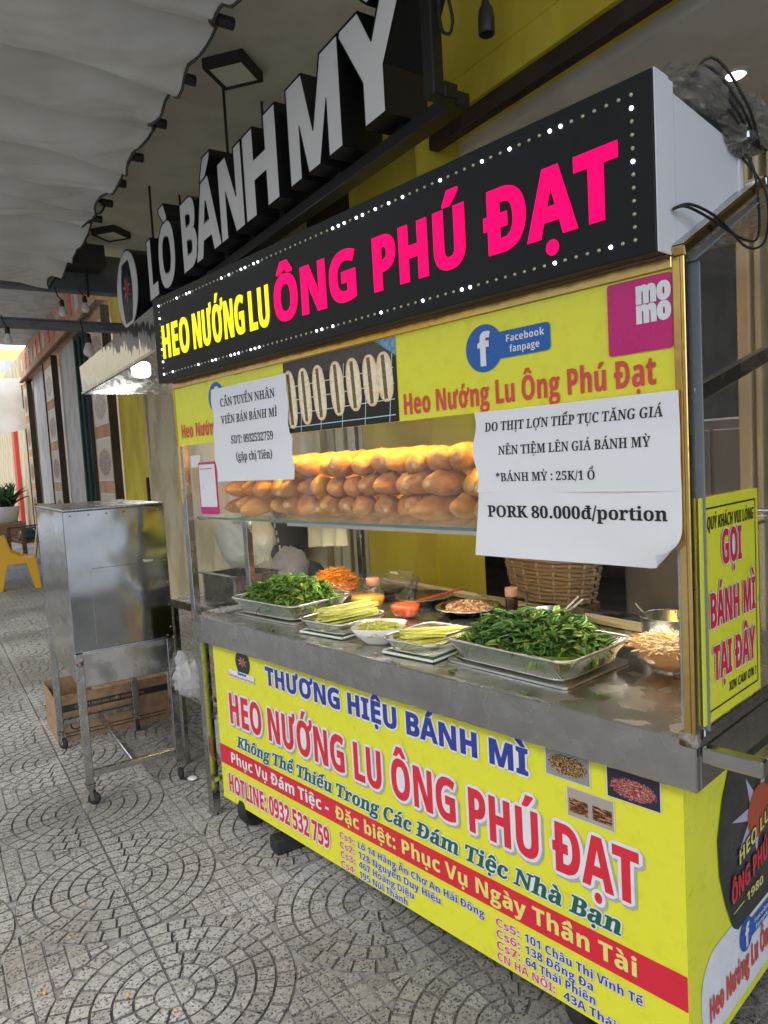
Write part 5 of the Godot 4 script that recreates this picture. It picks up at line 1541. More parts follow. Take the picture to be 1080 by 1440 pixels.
func build_bread() -> void:
	var shapes := []
	for k in 5: shapes.append(loaf_mesh(k + 1))
	var rows := [["bottom", 18, -1.955, 0.0875, 1.3475], ["middle", 17, -1.93, 0.0885, 1.417], ["top", 16, -1.90, 0.0895, 1.486]]
	for r in rows.size():
		var n: int = rows[r][1]
		for k in n:
			var x: float = rows[r][2] + k * rows[r][3] + rng.randf_range(-0.008, 0.008)
			var o := MeshInstance3D.new()
			o.name = numbered("bread_loaf")
			o.mesh = shapes[rng.randi() % 5]
			o.material_override = M["crust%d" % (rng.randi() % 3)]
			add_child(o)
			var sc := rng.randf_range(0.86, 1.0)
			o.transform = Transform3D(Basis.from_euler(Vector3(rng.randf_range(-0.09, 0.12), 0.5 + rng.randf_range(-0.3, 0.3) * (2.6 if rng.randf() < 0.25 else 1.0) + (PI if rng.randf() < 0.5 else 0.0), rng.randf_range(-0.5, 0.5))) * Basis.from_scale(Vector3(sc, sc, rng.randf_range(0.9, 1.08))), Vector3(x, rows[r][4] + rng.randf_range(-0.006, 0.007) * mini(r, 1), -0.185 + rng.randf_range(-0.03, 0.03)))
			tag(o, "golden bread loaf, %s from the left in the %s row of the pile" % [ORDINAL[k], rows[r][0]], "bread loaf", "bread loaves piled on the glass shelf")
	# a second file of loaves behind keeps the pile deep
	for r in 3:
		for k in 14:
			var o := MeshInstance3D.new()
			o.name = numbered("bread_loaf")
			o.mesh = shapes[rng.randi() % 5]
			o.material_override = M["crust%d" % (rng.randi() % 3)]
			add_child(o)
			o.transform = Transform3D(Basis.from_euler(Vector3(0, rng.randf_range(-0.2, 0.2), rng.randf_range(-0.4, 0.4))), Vector3(-1.9 + k * 0.108, rows[r][4] + (0.012 if r == 2 else 0.0), -0.41 + rng.randf_range(-0.01, 0.01)))
			tag(o, "bread loaf in the rear file, %s from the left, %s row" % [ORDINAL[k], rows[r][0]], "bread loaf", "bread loaves in the rear file of the pile")

# ------------------------------------------------------------------ food on the counter
const TOP := 0.8885

func leaf_mesh(long: float, wide: float) -> ArrayMesh:
	var s := mb(true)
	var c := [Vector3(0, 0, 0), Vector3(0, 0.08 * long, 0.35 * long), Vector3(0, 0.05 * long, 0.7 * long), Vector3(0, -0.1 * long, long)]
	var l := [Vector3(0, 0, 0), Vector3(-wide * 0.5, 0.14 * long, 0.33 * long), Vector3(-wide * 0.38, 0.09 * long, 0.68 * long), c[3]]
	for sg in [1.0, -1.0]:
		for k in 3:
			var a: Vector3 = l[k]; var b: Vector3 = l[k + 1]
			a.x *= sg; b.x *= sg
			if k > 0: tri(s, c[k], a, b)
			tri(s, c[k], b, c[k + 1])
			if k == 0: tri(s, c[0], b, c[1])
	s.generate_normals()
	return s.commit()

func stem_mesh(long: float, r: float) -> ArrayMesh:
	var s := mb(true)
	tube(s, PackedVector3Array([Vector3.ZERO, Vector3(0.004, 0.004, long * 0.5), Vector3(0, -0.004, long)]), r, 5)
	s.generate_normals()
	return s.commit()

func scatter(parent: Node3D, called: String, mesh: Mesh, m: Material, placed: Array, colors: Array) -> MultiMeshInstance3D:
	var mm := MultiMesh.new()
	mm.transform_format = MultiMesh.TRANSFORM_3D
	mm.use_colors = true
	mm.mesh = mesh
	mm.instance_count = placed.size()
	for k in placed.size():
		mm.set_instance_transform(k, placed[k])
		mm.set_instance_color(k, colors[k])
	var o := MultiMeshInstance3D.new()
	o.name = called
	o.multimesh = mm
	o.material_override = m
	o.set_meta("kind", "stuff")
	parent.add_child(o, true)
	if base_of.has(parent): o.position = -base_of[parent]
	return o

func any_basis(tilt: float) -> Basis:
	return Basis.from_euler(Vector3(rng.randf_range(-tilt, tilt), rng.randf_range(-PI, PI), rng.randf_range(-tilt, tilt)))

# a heap of leaves with its top at height h over an ellipse
func heap_of_leaves(called: String, label: String, cx: float, cz: float, rx: float, rz: float, y0: float, h: float, count: int, light: Array) -> void:
	var o := thing(called, label, "herbs", W, Vector3(cx, y0, cz), "", "stuff")
	var hump := func(x: float, z: float) -> float:
		var d := pow(absf(x), 2.4) + pow(absf(z), 2.4)
		return h * pow(maxf(0.0, 1.0 - d), 0.5)
	var nn := FastNoiseLite.new(); nn.seed = count; nn.frequency = 2.2
	var meshes := [leaf_mesh(0.036, 0.017), leaf_mesh(0.05, 0.019), leaf_mesh(0.026, 0.015)]
	var tr := [[], [], []]; var co := [[], [], []]
	for k in count:
		var x := rng.randf_range(-1, 1); var z := rng.randf_range(-1, 1)
		if x * x + z * z > 1.25: continue
		var y: float = hump.call(x, z) * (1.0 + 0.25 * nn.get_noise_2d(x, z)) - rng.randf() * rng.randf() * 0.03
		var out := Vector3(x, 0.9, z).normalized()
		var b := any_basis(0.75)
		var i := rng.randi() % 3
		tr[i].append(Transform3D(b.scaled(Vector3.ONE * rng.randf_range(0.75, 1.3)), Vector3(cx + x * rx, y0 + y + 0.004, cz + z * rz)))
		var c: Color = light[rng.randi() % light.size()]
		var v := rng.randf_range(0.75, 1.25)
		co[i].append(Color(c.r * v, c.g * v, c.b * v))
	for i in 3: scatter(o, "leaves", meshes[i], M.leaf, tr[i], co[i])
	var st := []; var sc := []
	for k in int(count / 8.0):
		var x := rng.randf_range(-0.9, 0.9); var z := rng.randf_range(-0.9, 0.9)
		st.append(Transform3D(any_basis(0.35), Vector3(cx + x * rx * 0.8, y0 + hump.call(x, z) * 0.95, cz + z * rz * 0.8)))
		sc.append(Color(0.16, 0.28, 0.05))
	scatter(o, "stems", stem_mesh(0.075, 0.0018), M.leaf, st, sc)
	var s := mb(true)
	for i in 16:
		for j in 16:
			var q := []
			for c in [[i, j], [i + 1, j], [i + 1, j + 1], [i, j + 1]]:
				var x: float = c[0] / 8.0 - 1.0; var z: float = c[1] / 8.0 - 1.0
				q.append(Vector3(cx + x * rx * 0.96, y0 + maxf(0.0, hump.call(x, z) - 0.02), cz + z * rz * 0.96))
			quad(s, q[0], q[3], q[2], q[1])
	lathe(s, [[1.0, y0 + 0.012], [0.98, y0 - 0.005], [0.9, y0 - 0.036]], 32, Transform3D(Basis.from_scale(Vector3(rx * 1.04, 1, rz * 1.04)), Vector3(cx, 0, cz)), 0.03, 11, 1.0)
	var core := part(o, "inner_leaves", s, M.rind)

# a wire mesh basket with rounded corners on its plate
func wire_basket(label: String, cx: float, cz: float, hx: float, hz: float, h: float, turn: float, plate: String) -> void:
	var b := thing("wire_basket", label, "basket", W, Vector3(cx, TOP, cz), "wire baskets on the counter")
	var t := at(cx, TOP, cz, turn)
	var y0 := 0.014
	var ring := func(k: float, sx: float, sz: float, y: float) -> Vector3:
		var p := rounded(-sx, -sz, sx, sz, 0.045, 8)
		var n := p.size()
		var f := fposmod(k, 1.0) * n
		var a := p[int(f) % n]; var c := p[(int(f) + 1) % n]
		var q := a.lerp(c, f - floor(f))
		return t * Vector3(q.x, y, q.y)
	var s := mb(true)
	var pts := PackedVector3Array()
	for k in 73: pts.append(ring.call(k / 72.0, hx, hz, h))
	tube(s, pts, 0.0042, 8, false)
	part(b, "rim", s, M.bright_wire)
	s = mb(true)
	pts = PackedVector3Array()
	for k in 73: pts.append(ring.call(k / 72.0, hx * 0.86, hz * 0.84, y0))
	tube(s, pts, 0.003, 6, false)
	part(b, "base_ring", s, M.bright_wire)
	# the arc length is spread evenly enough for a mesh
	s = mb()
	var n := int((hx + hz) * 4.0 / 0.0115)
	var loop := []
	var p := rounded(-1, -1, 1, 1, 0.2, 8)
	var total := 0.0
	var cum := [0.0]
	var pr := rounded(-hx, -hz, hx, hz, 0.045, 8)
	for k in pr.size():
		total += pr[k].distance_to(pr[(k + 1) % pr.size()]); cum.append(total)
	var along := func(f: float) -> Vector2:
		var d := fposmod(f, 1.0) * total
		for k in pr.size():
			if cum[k + 1] >= d:
				return pr[k].lerp(pr[(k + 1) % pr.size()], (d - cum[k]) / maxf(0.00001, cum[k + 1] - cum[k]))
		return pr[0]
	for k in n:
		for sg in [-1.0, 1.0]:
			var f0 := float(k) / n
			var f1: float = f0 + sg * h / total * 0.9
			var a2: Vector2 = along.call(f0); var c2: Vector2 = along.call(f1)
			var a := t * Vector3(a2.x, h, a2.y)
			var c := t * Vector3(c2.x * 0.86, y0, c2.y * 0.84)
			tube(s, PackedVector3Array([a, c]), 0.0009, 3, false)
	for k in range(-24, 25):
		var u := k / 24.0
		tube(s, PackedVector3Array([t * Vector3(u * hx * 0.84, y0, -hz * 0.82), t * Vector3(u * hx * 0.84, y0, hz * 0.82)]), 0.0006, 3, false)
		tube(s, PackedVector3Array([t * Vector3(-hx * 0.84, y0, u * hz * 0.82), t * Vector3(hx * 0.84, y0, u * hz * 0.82)]), 0.0006, 3, false)
	var net := part(b, "wire_net", s, M.bright_wire)
	s = mb()
	prism(s, rounded(-hx * 0.95, -hz * 0.95, hx * 0.95, hz * 0.95, 0.02), t * Transform3D(Basis(Vector3(1, 0, 0), -PI / 2), Vector3.ZERO), 0.006)
	part(b, "plate", s, M[plate])
	if plate == "green_tray":
		s = mb()
		for k in 2:
			for sg in [-1.0, 1.0]:
				var e := Vector3(hx * 0.955, 0.006, hz * 0.955)
				if k == 0: xbox(s, t * at(0, 0.006, sg * e.z), Vector3(e.x * 2, 0.008, 0.005), 0.002)
				else: xbox(s, t * at(sg * e.x, 0.006, 0), Vector3(0.005, 0.008, e.z * 2 - 0.006), 0.002)
		part(b, "plate_edge", s, M.white_china)

func cucumber_slice_mesh() -> ArrayMesh:
	var s := mb(true)
	var poly := PackedVector2Array()
	for k in 20:
		var a := TAU * k / 20
		poly.append(Vector2(signf(cos(a)) * pow(absf(cos(a)), 0.55) * 0.104, sin(a) * 0.021))
	prism(s, poly, Transform3D(Basis(Vector3(1, 0, 0), -PI / 2), Vector3.ZERO), 0.009)
	s.generate_normals()
	return s.commit()

func bowl_glass(parent: Node3D, cx: float, cz: float, r: float, h: float, ripple := 0.0, ripples := 0) -> void:
	var s := mb(true)
	lathe(s, [[0.0, 0.004], [r * 0.5, 0.004], [r * 0.74, h * 0.28], [r * 0.92, h * 0.65], [r, h]], 40, at(cx, TOP, cz), ripple, ripples)
	part(parent, "bowl", s, M.bowl_glass)
	s = mb(true)
	var pts := PackedVector3Array()
	for k in 41:
		var a := TAU * k / 40
		var rr := r * (1.0 + ripple * cos(a * ripples))
		pts.append(Vector3(cx + cos(a) * rr, TOP + h, cz + sin(a) * rr))
	tube(s, pts, 0.0018, 6, false)
	tube(s, PackedVector3Array([Vector3(cx, TOP + 0.001, cz), Vector3(cx, TOP + 0.004, cz)]), r * 0.5, 24)
	part(parent, "bowl_rim", s, M.bowl_glass)

func heap_of_shreds(parent: Node3D, called: String, cx: float, cz: float, rx: float, rz: float, y0: float, h: float, count: int, size: Vector3, tones: Array, tilt := 0.4) -> void:
	var s := mb()
	xbox(s, Transform3D(), size, size.y * 0.3)
	s.generate_normals()
	var mesh := s.commit()
	var tr := []; var co := []
	for k in count:
		var a := rng.randf() * TAU; var d := sqrt(rng.randf())
		var y := h * pow(1.0 - d * d, 0.6) * rng.randf_range(0.7, 1.0) - rng.randf() * 0.008
		tr.append(Transform3D(any_basis(tilt), Vector3(cx + cos(a) * d * rx, y0 + y, cz + sin(a) * d * rz)))
		var c: Color = tones[rng.randi() % tones.size()]
		var v := rng.randf_range(0.8, 1.15)
		co.append(Color(c.r * v, c.g * v, c.b * v))
	scatter(parent, called, mesh, M.food_bits, tr, co)
	s = mb(true)
	lathe(s, [[0.0, y0 + h * 0.9], [0.5, y0 + h * 0.7], [0.85, y0 + h * 0.35], [1.0, y0 - 0.004]], 20, Transform3D(Basis.from_scale(Vector3(rx * 0.97, 1, rz * 0.97)), Vector3(cx, 0, cz)))
	var m: StandardMaterial3D = M.food_bits.duplicate()
	m.vertex_color_use_as_albedo = false
	m.albedo_color = (tones[0] as Color).linear_to_srgb()
	m.resource_name = called + "_core"
	part(parent, called + "_core", s, m)

func build_food() -> void:
	var greens := [Color(0.13, 0.29, 0.03), Color(0.2, 0.38, 0.04), Color(0.09, 0.22, 0.025), Color(0.32, 0.48, 0.07), Color(0.15, 0.33, 0.05), Color(0.36, 0.4, 0.07)]
	var deep := [Color(0.07, 0.2, 0.025), Color(0.1, 0.26, 0.035), Color(0.055, 0.16, 0.022), Color(0.18, 0.34, 0.05), Color(0.12, 0.27, 0.08), Color(0.28, 0.38, 0.08)]
	wire_basket("long wire mesh basket heaped with light green herbs, leftmost on the counter", -1.80, -0.275, 0.215, 0.165, 0.07, 3.0, "bright_wire")
	heap_of_leaves("herb_heap", "heap of light green herb leaves in the leftmost basket", -1.80, -0.275, 0.185, 0.14, TOP + 0.055, 0.075, 1500, greens)
	wire_basket("largest wire mesh basket, heaped with dark green herbs, front right of the counter", -0.585, -0.275, 0.225, 0.165, 0.072, -2.0, "bright_wire")
	heap_of_leaves("herb_heap", "heap of dark green herb leaves in the largest basket", -0.585, -0.275, 0.195, 0.14, TOP + 0.055, 0.07, 1600, deep)
	wire_basket("small wire basket of long cucumber slices on a green plate, beside the left herb basket", -1.375, -0.205, 0.115, 0.125, 0.05, 6.0, "green_tray")
	wire_basket("small wire basket with few cucumber slices on a green plate, beside the white bowl", -0.925, -0.195, 0.11, 0.125, 0.05, 4.0, "green_tray")
	var cs := cucumber_slice_mesh()
	var piles := [[-1.375, -0.205, 19, 0.1, "left"], [-0.925, -0.195, 11, 0.1, "right"]]
	for p in piles:
		for k in p[2]:
			var o := thing("cucumber_slice", "", "cucumber slice", W, Vector3.ZERO, "cucumber slices in the %s small basket" % p[4])
			var layer: int = k / 4
			var u: float = (k % 4 - 1.5) * 0.036
			var tt := Transform3D(Basis.from_euler(Vector3(rng.randf_range(-0.12, 0.12), PI / 2 * (0.62 if p[4] == "left" else 0.5) + rng.randf_range(-0.16, 0.16), rng.randf_range(-0.1, 0.22))), Vector3(p[0] + u * 0.8 + layer * 0.008, TOP + 0.02 + layer * 0.0145, p[1] + u * 0.4 + rng.randf_range(-0.01, 0.01)))
			o.transform = tt
			tag(o, "pale cucumber slice, %s in the %s layer, basket %s" % [ORDINAL[k % 4], ORDINAL[layer], "beside the left herbs" if p[4] == "left" else "right of the white bowl"], "cucumber slice")
			put(o, "flesh", cs, M.cucumber).position = Vector3.ZERO
			var s := mb(true); xbox(s, at(0, 0.0045, 0.0158), Vector3(0.12, 0.0078, 0.003), 0.001); part(o, "rind", s, M.rind).position = Vector3.ZERO
	# white bowl of green mango shreds
	var w := thing("white_bowl", "white square china bowl of yellow green shreds between the two cucumber baskets", "bowl", W, Vector3(-1.135, TOP, -0.165))
	var s := mb(true)
	lathe(s, [[0.0, 0.0], [0.045, 0.0], [0.05, 0.006], [0.075, 0.03], [0.092, 0.058], [0.089, 0.059], [0.07, 0.032], [0.045, 0.012], [0.0, 0.01]], 48, at(-1.135, TOP, -0.165, 30), 0.0, 0, 0.9); part(w, "bowl", s, M.white_china)
	var sh := thing("mango_shreds", "yellow green shreds heaped in the white bowl", "shreds", W, Vector3(-1.135, TOP + 0.04, -0.165), "", "stuff")
	heap_of_shreds(sh, "shreds", -1.135, -0.165, 0.07, 0.07, TOP + 0.04, 0.028, 260, Vector3(0.05, 0.0028, 0.003), [Color(0.62, 0.6, 0.08), Color(0.7, 0.66, 0.15), Color(0.5, 0.54, 0.1)], 0.25)
	# carrots
	var cb := thing("carrot_bowl", "glass bowl heaped with orange carrot shreds behind the left herbs", "bowl", W, Vector3(-1.86, TOP, -0.56))
	bowl_glass(cb, -1.86, -0.56, 0.11, 0.08, 0.012, 20)
	sh = thing("carrot_shreds", "heap of bright orange carrot shreds in a glass bowl", "shreds", W, Vector3(-1.86, TOP + 0.05, -0.56), "", "stuff")
	heap_of_shreds(sh, "shreds", -1.86, -0.56, 0.1, 0.1, TOP + 0.05, 0.095, 900, Vector3(0.05, 0.0028, 0.003), [Color(0.72, 0.24, 0.01), Color(0.75, 0.32, 0.03), Color(0.62, 0.17, 0.01)], 0.5)
	# empty cut-glass bowl
	var gb := thing("glass_bowl", "clear ribbed glass bowl with dark dip beside the carrots", "bowl", W, Vector3(-1.72, TOP, -0.75))
	bowl_glass(gb, -1.72, -0.75, 0.125, 0.09, 0.02, 24)
	s = mb(true); lathe(s, [[0.0, 0.03], [0.085, 0.03], [0.06, 0.008], [0.0, 0.006]], 28, at(-1.72, TOP, -0.75)); part(gb, "dip", s, M.dark_sauce)
	# orange sauce
	var ob := thing("sauce_bowl", "round glass bowl of orange sauce behind the cucumber basket", "bowl", W, Vector3(-1.555, TOP, -0.485))
	s = mb(true); lathe(s, [[0.0, 0.002], [0.035, 0.002], [0.062, 0.02], [0.072, 0.045], [0.066, 0.072]], 36, at(-1.555, TOP, -0.485)); part(ob, "bowl", s, M.bowl_glass)
	s = mb(true); lathe(s, [[0.0, 0.005], [0.033, 0.005], [0.06, 0.021], [0.07, 0.045], [0.068, 0.056], [0.0, 0.056]], 36, at(-1.555, TOP, -0.485)); part(ob, "sauce", s, M.orange_sauce)
	sauce_jar("clear jar with a tan lid standing right behind the orange sauce", Vector3(-1.63, TOP, -0.585), 0.03, 0.1, "bowl_glass")
	sauce_jar("dark brown sauce jar with a tan lid right of the fried meat plate", Vector3(-0.985, TOP, -0.70), 0.023, 0.1, "dark_sauce")
	# chili
	var ch := thing("chili_bowl", "small glass bowl of red chili paste in the middle of the counter", "bowl", W, Vector3(-1.325, TOP, -0.475))
	s = mb(true); lathe(s, [[0.0, 0.002], [0.04, 0.002], [0.052, 0.02], [0.06, 0.055]], 36, at(-1.325, TOP, -0.475)); part(ch, "bowl", s, M.bowl_glass)
	s = mb(true); lathe(s, [[0.0, 0.005], [0.038, 0.005], [0.051, 0.02], [0.057, 0.044], [0.04, 0.052], [0.0, 0.056]], 36, at(-1.325, TOP, -0.475), 0.03, 7); part(ch, "paste", s, M.chili_paste)
	# steel plate with fried meat
	var pl := thing("meat_plate", "round steel plate of fried meat bits at the back of the counter", "plate", W, Vector3(-1.165, TOP, -0.66))
	s = mb(true); lathe(s, [[0.0, 0.002], [0.09, 0.002], [0.115, 0.024], [0.128, 0.026], [0.127, 0.029], [0.113, 0.027], [0.088, 0.006], [0.0, 0.006]], 44, at(-1.165, TOP, -0.66)); part(pl, "plate", s, M.steel)
	sh = thing("fried_meat", "fried meat bits piled on the steel plate", "meat", W, Vector3(-1.165, TOP + 0.006, -0.66), "", "stuff")
	heap_of_shreds(sh, "bits", -1.165, -0.66, 0.095, 0.085, TOP + 0.012, 0.035, 420, Vector3(0.018, 0.009, 0.011), [Color(0.42, 0.17, 0.06), Color(0.6, 0.36, 0.16), Color(0.3, 0.09, 0.03), Color(0.66, 0.5, 0.26)], 0.8)
	# tray with tongs, spatula
	var tr := thing("steel_tray", "shallow dark steel tray behind the chili bowl", "tray", W, Vector3(-1.46, TOP, -0.72))
	s = mb(true); lathe(s, [[0.0, 0.002], [0.1, 0.002], [0.12, 0.028], [0.126, 0.029], [0.12, 0.026], [0.098, 0.006], [0.0, 0.006]], 40, at(-1.46, TOP, -0.72)); part(tr, "tray", s, M.steel)
	var tg := thing("tongs", "steel tongs standing in the tray, handles pointing up", "tongs", W, Vector3(-1.44, TOP + 0.02, -0.62))
	s = mb()
	bar(s, Vector3(-1.47, TOP + 0.008, -0.63), Vector3(-1.36, TOP + 0.135, -0.56), 0.012, 0.003, 0.001); bar(s, Vector3(-1.46, TOP + 0.008, -0.66), Vector3(-1.34, TOP + 0.14, -0.57), 0.012, 0.003, 0.001)
	part(tg, "arms", s, M.steel)
	var rs := thing("red_spatula", "red plastic spatula handle lying across the back tray", "spatula", W, Vector3(-1.32, TOP + 0.02, -0.75))
	s = mb(); bar(s, Vector3(-1.40, TOP + 0.03, -0.70), Vector3(-1.30, TOP + 0.062, -0.79), 0.018, 0.006, 0.002); part(rs, "handle", s, M.red_plastic)
	s = mb(); bar(s, Vector3(-1.47, TOP + 0.009, -0.65), Vector3(-1.40, TOP + 0.03, -0.70), 0.03, 0.003, 0.001); part(rs, "blade", s, M.red_plastic)
	# spoon jar and silver bowl
	var sb := thing("serving_bowl", "small steel bowl with a spoon behind the largest herb basket", "bowl", W, Vector3(-0.75, TOP, -0.64))
	s = mb(true); lathe(s, [[0.0, 0.0], [0.05, 0.0], [0.085, 0.03], [0.1, 0.06], [0.097, 0.06], [0.08, 0.03], [0.045, 0.006], [0.0, 0.005]], 36, at(-0.75, TOP, -0.64)); part(sb, "bowl", s, M.steel)
	s = mb(true); tube(s, PackedVector3Array([Vector3(-0.78, TOP + 0.012, -0.63), Vector3(-0.70, TOP + 0.07, -0.60), Vector3(-0.62, TOP + 0.135, -0.57)]), 0.0035, 6); tube(s, PackedVector3Array([Vector3(-0.77, TOP + 0.012, -0.65), Vector3(-0.69, TOP + 0.07, -0.62), Vector3(-0.615, TOP + 0.125, -0.59)]), 0.0035, 6); part(sb, "spoon", s, M.bright_wire)
	sauce_spoon(Vector3(-0.91, TOP, -0.69))
	# salad bowl at the right end
	var sl := thing("salad_bowl", "ribbed clear plastic bowl of pickled carrot and radish by the right post", "bowl", W, Vector3(-0.245, TOP, -0.425))
	s = mb(true); lathe(s, [[0.0, 0.004], [0.05, 0.004], [0.09, 0.035], [0.115, 0.08], [0.12, 0.105]], 60, at(-0.245, TOP, -0.425), 0.02, 20); part(sl, "bowl", s, M.bowl_glass)
	s = mb(true); lathe(s, [[0.0, 0.0], [0.05, 0.0], [0.052, 0.004], [0.0, 0.0045]], 30, at(-0.245, TOP, -0.425)); part(sl, "foot", s, M.bowl_glass)
	sh = thing("pickle_shreds", "orange and white pickle shreds in the ribbed bowl", "shreds", W, Vector3(-0.245, TOP + 0.01, -0.425), "", "stuff")
	heap_of_shreds(sh, "shreds", -0.245, -0.425, 0.1, 0.1, TOP + 0.07, 0.03, 420, Vector3(0.06, 0.003, 0.004), [Color(0.66, 0.4, 0.18), Color(0.7, 0.62, 0.45), Color(0.7, 0.3, 0.06), Color(0.74, 0.68, 0.5)], 0.35)
	s = mb(true); lathe(s, [[0.0, 0.008], [0.045, 0.008], [0.084, 0.037], [0.106, 0.078], [0.0, 0.08]], 40, at(-0.245, TOP, -0.425)); var pj := part(sh, "pickle_body", s, M.orange_sauce)
	pj.material_override = M.food_bits.duplicate(); pj.material_override.vertex_color_use_as_albedo = false; pj.material_override.albedo_color = lin(0.62, 0.33, 0.13)
	var s2 := thing("steel_pot", "small steel pot with a ladle behind the pickle bowl", "pot", W, Vector3(-0.36, TOP, -0.66))
	s = mb(true); lathe(s, [[0.0, 0.0], [0.075, 0.0], [0.08, 0.01], [0.085, 0.09], [0.09, 0.092], [0.08, 0.09], [0.075, 0.012], [0.0, 0.01]], 36, at(-0.36, TOP, -0.66)); part(s2, "pot", s, M.steel)
	s = mb(); bar(s, Vector3(-0.37, TOP + 0.03, -0.64), Vector3(-0.44, TOP + 0.13, -0.60), 0.012, 0.003, 0.001); part(s2, "ladle", s, M.bright_wire)
	# plank along the back, askew like the building
	var pk := thing("wooden_plank", "pale wooden plank lying along the back of the counter", "plank", W, Vector3(-1.1, TOP, -0.85))
	s = mb(); bar(s, Vector3(-2.0, TOP + 0.011, -0.965), Vector3(-0.32, TOP + 0.011, -0.74), 0.05, 0.02, 0.002); part(pk, "board", s, M.timber)
	# loose plastic film in the left corner
	s = mb(true)
	var nn := FastNoiseLite.new(); nn.seed = 5; nn.frequency = 9.0
	for i in 16:
		for j in 10:
			var q := []
			for c in [[i, j], [i + 1, j], [i + 1, j + 1], [i, j + 1]]:
				var x: float = -2.11 + c[0] * 0.0065; var z: float = -0.05 - c[1] * 0.022
				q.append(Vector3(x, TOP + 0.004 + 0.045 * absf(nn.get_noise_2d(x * 2.0, z * 2.0)) * (c[0] / 16.0 + 0.3), z))
			quad(s, q[0], q[3], q[2], q[1])
	single("plastic_film", "crumpled clear plastic film on the counter's left corner", "plastic film", s, M.film)
	var mc := mb(true); film_blob(mc, Vector3(-1.03, TOP + 0.004, -0.05), Vector3(0.006, 0.003, 0.004), 3); single("meat_scrap", "tiny brown food scrap on the counter below the white bowl", "scrap", mc, M.tan_lid)

func stray_leaves() -> void:
	var m := leaf_mesh(0.04, 0.017)
	var spots := [[-1.62, -0.06, 40.0, "by the left herb basket"], [-0.30, -0.12, 130.0, "at the right corner of the largest basket"], [-0.70, -0.055, 250.0, "in front of the largest basket"], [-1.04, -0.42, 300.0, "behind the white bowl"], [-0.45, -0.05, 20.0, "near the counter's front edge at right"]]
	for q in spots:
		var o := MeshInstance3D.new()
		o.name = numbered("fallen_leaf"); o.mesh = m; o.material_override = M.rind
		add_child(o)
		o.transform = at(q[0], TOP + 0.003, q[1], q[2])
		tag(o, "single green herb leaf fallen on the counter " + q[3], "leaf", "herb leaves fallen on the counter")

func sauce_spoon(p: Vector3) -> void:
	var o := thing("upright_spoon", "grey spoon handle standing in a tiny pot behind the largest basket", "spoon", W, p)
	var s := mb(true); lathe(s, [[0.0, 0.0], [0.03, 0.0], [0.034, 0.045], [0.031, 0.045], [0.0, 0.03]], 24, at(p.x, p.y, p.z)); part(o, "pot", s, M.steel)
	s = mb(); bar(s, p + Vector3(0, 0.034, 0), p + Vector3(0.004, 0.105, 0.0), 0.014, 0.003, 0.001); part(o, "handle", s, M.steel)

func sauce_jar(label: String, p: Vector3, r: float, h: float, fill: String) -> void:
	var o := thing("sauce_jar", label, "jar", W, p, "sauce jars with tan lids")
	var s := mb(true); lathe(s, [[0.0, 0.0], [r * 0.9, 0.0], [r, 0.005], [r, h * 0.68], [r * 0.85, h * 0.76], [0.0, h * 0.76]], 24, at(p.x, p.y, p.z)); part(o, "body", s, M[fill])
	s = mb(true); lathe(s, [[r * 0.9, h * 0.77], [r * 1.02, h * 0.78], [r * 1.02, h * 1.06], [r * 0.95, h * 1.1], [0.0, h * 1.1]], 24, at(p.x, p.y, p.z)); part(o, "lid", s, M.tan_lid)

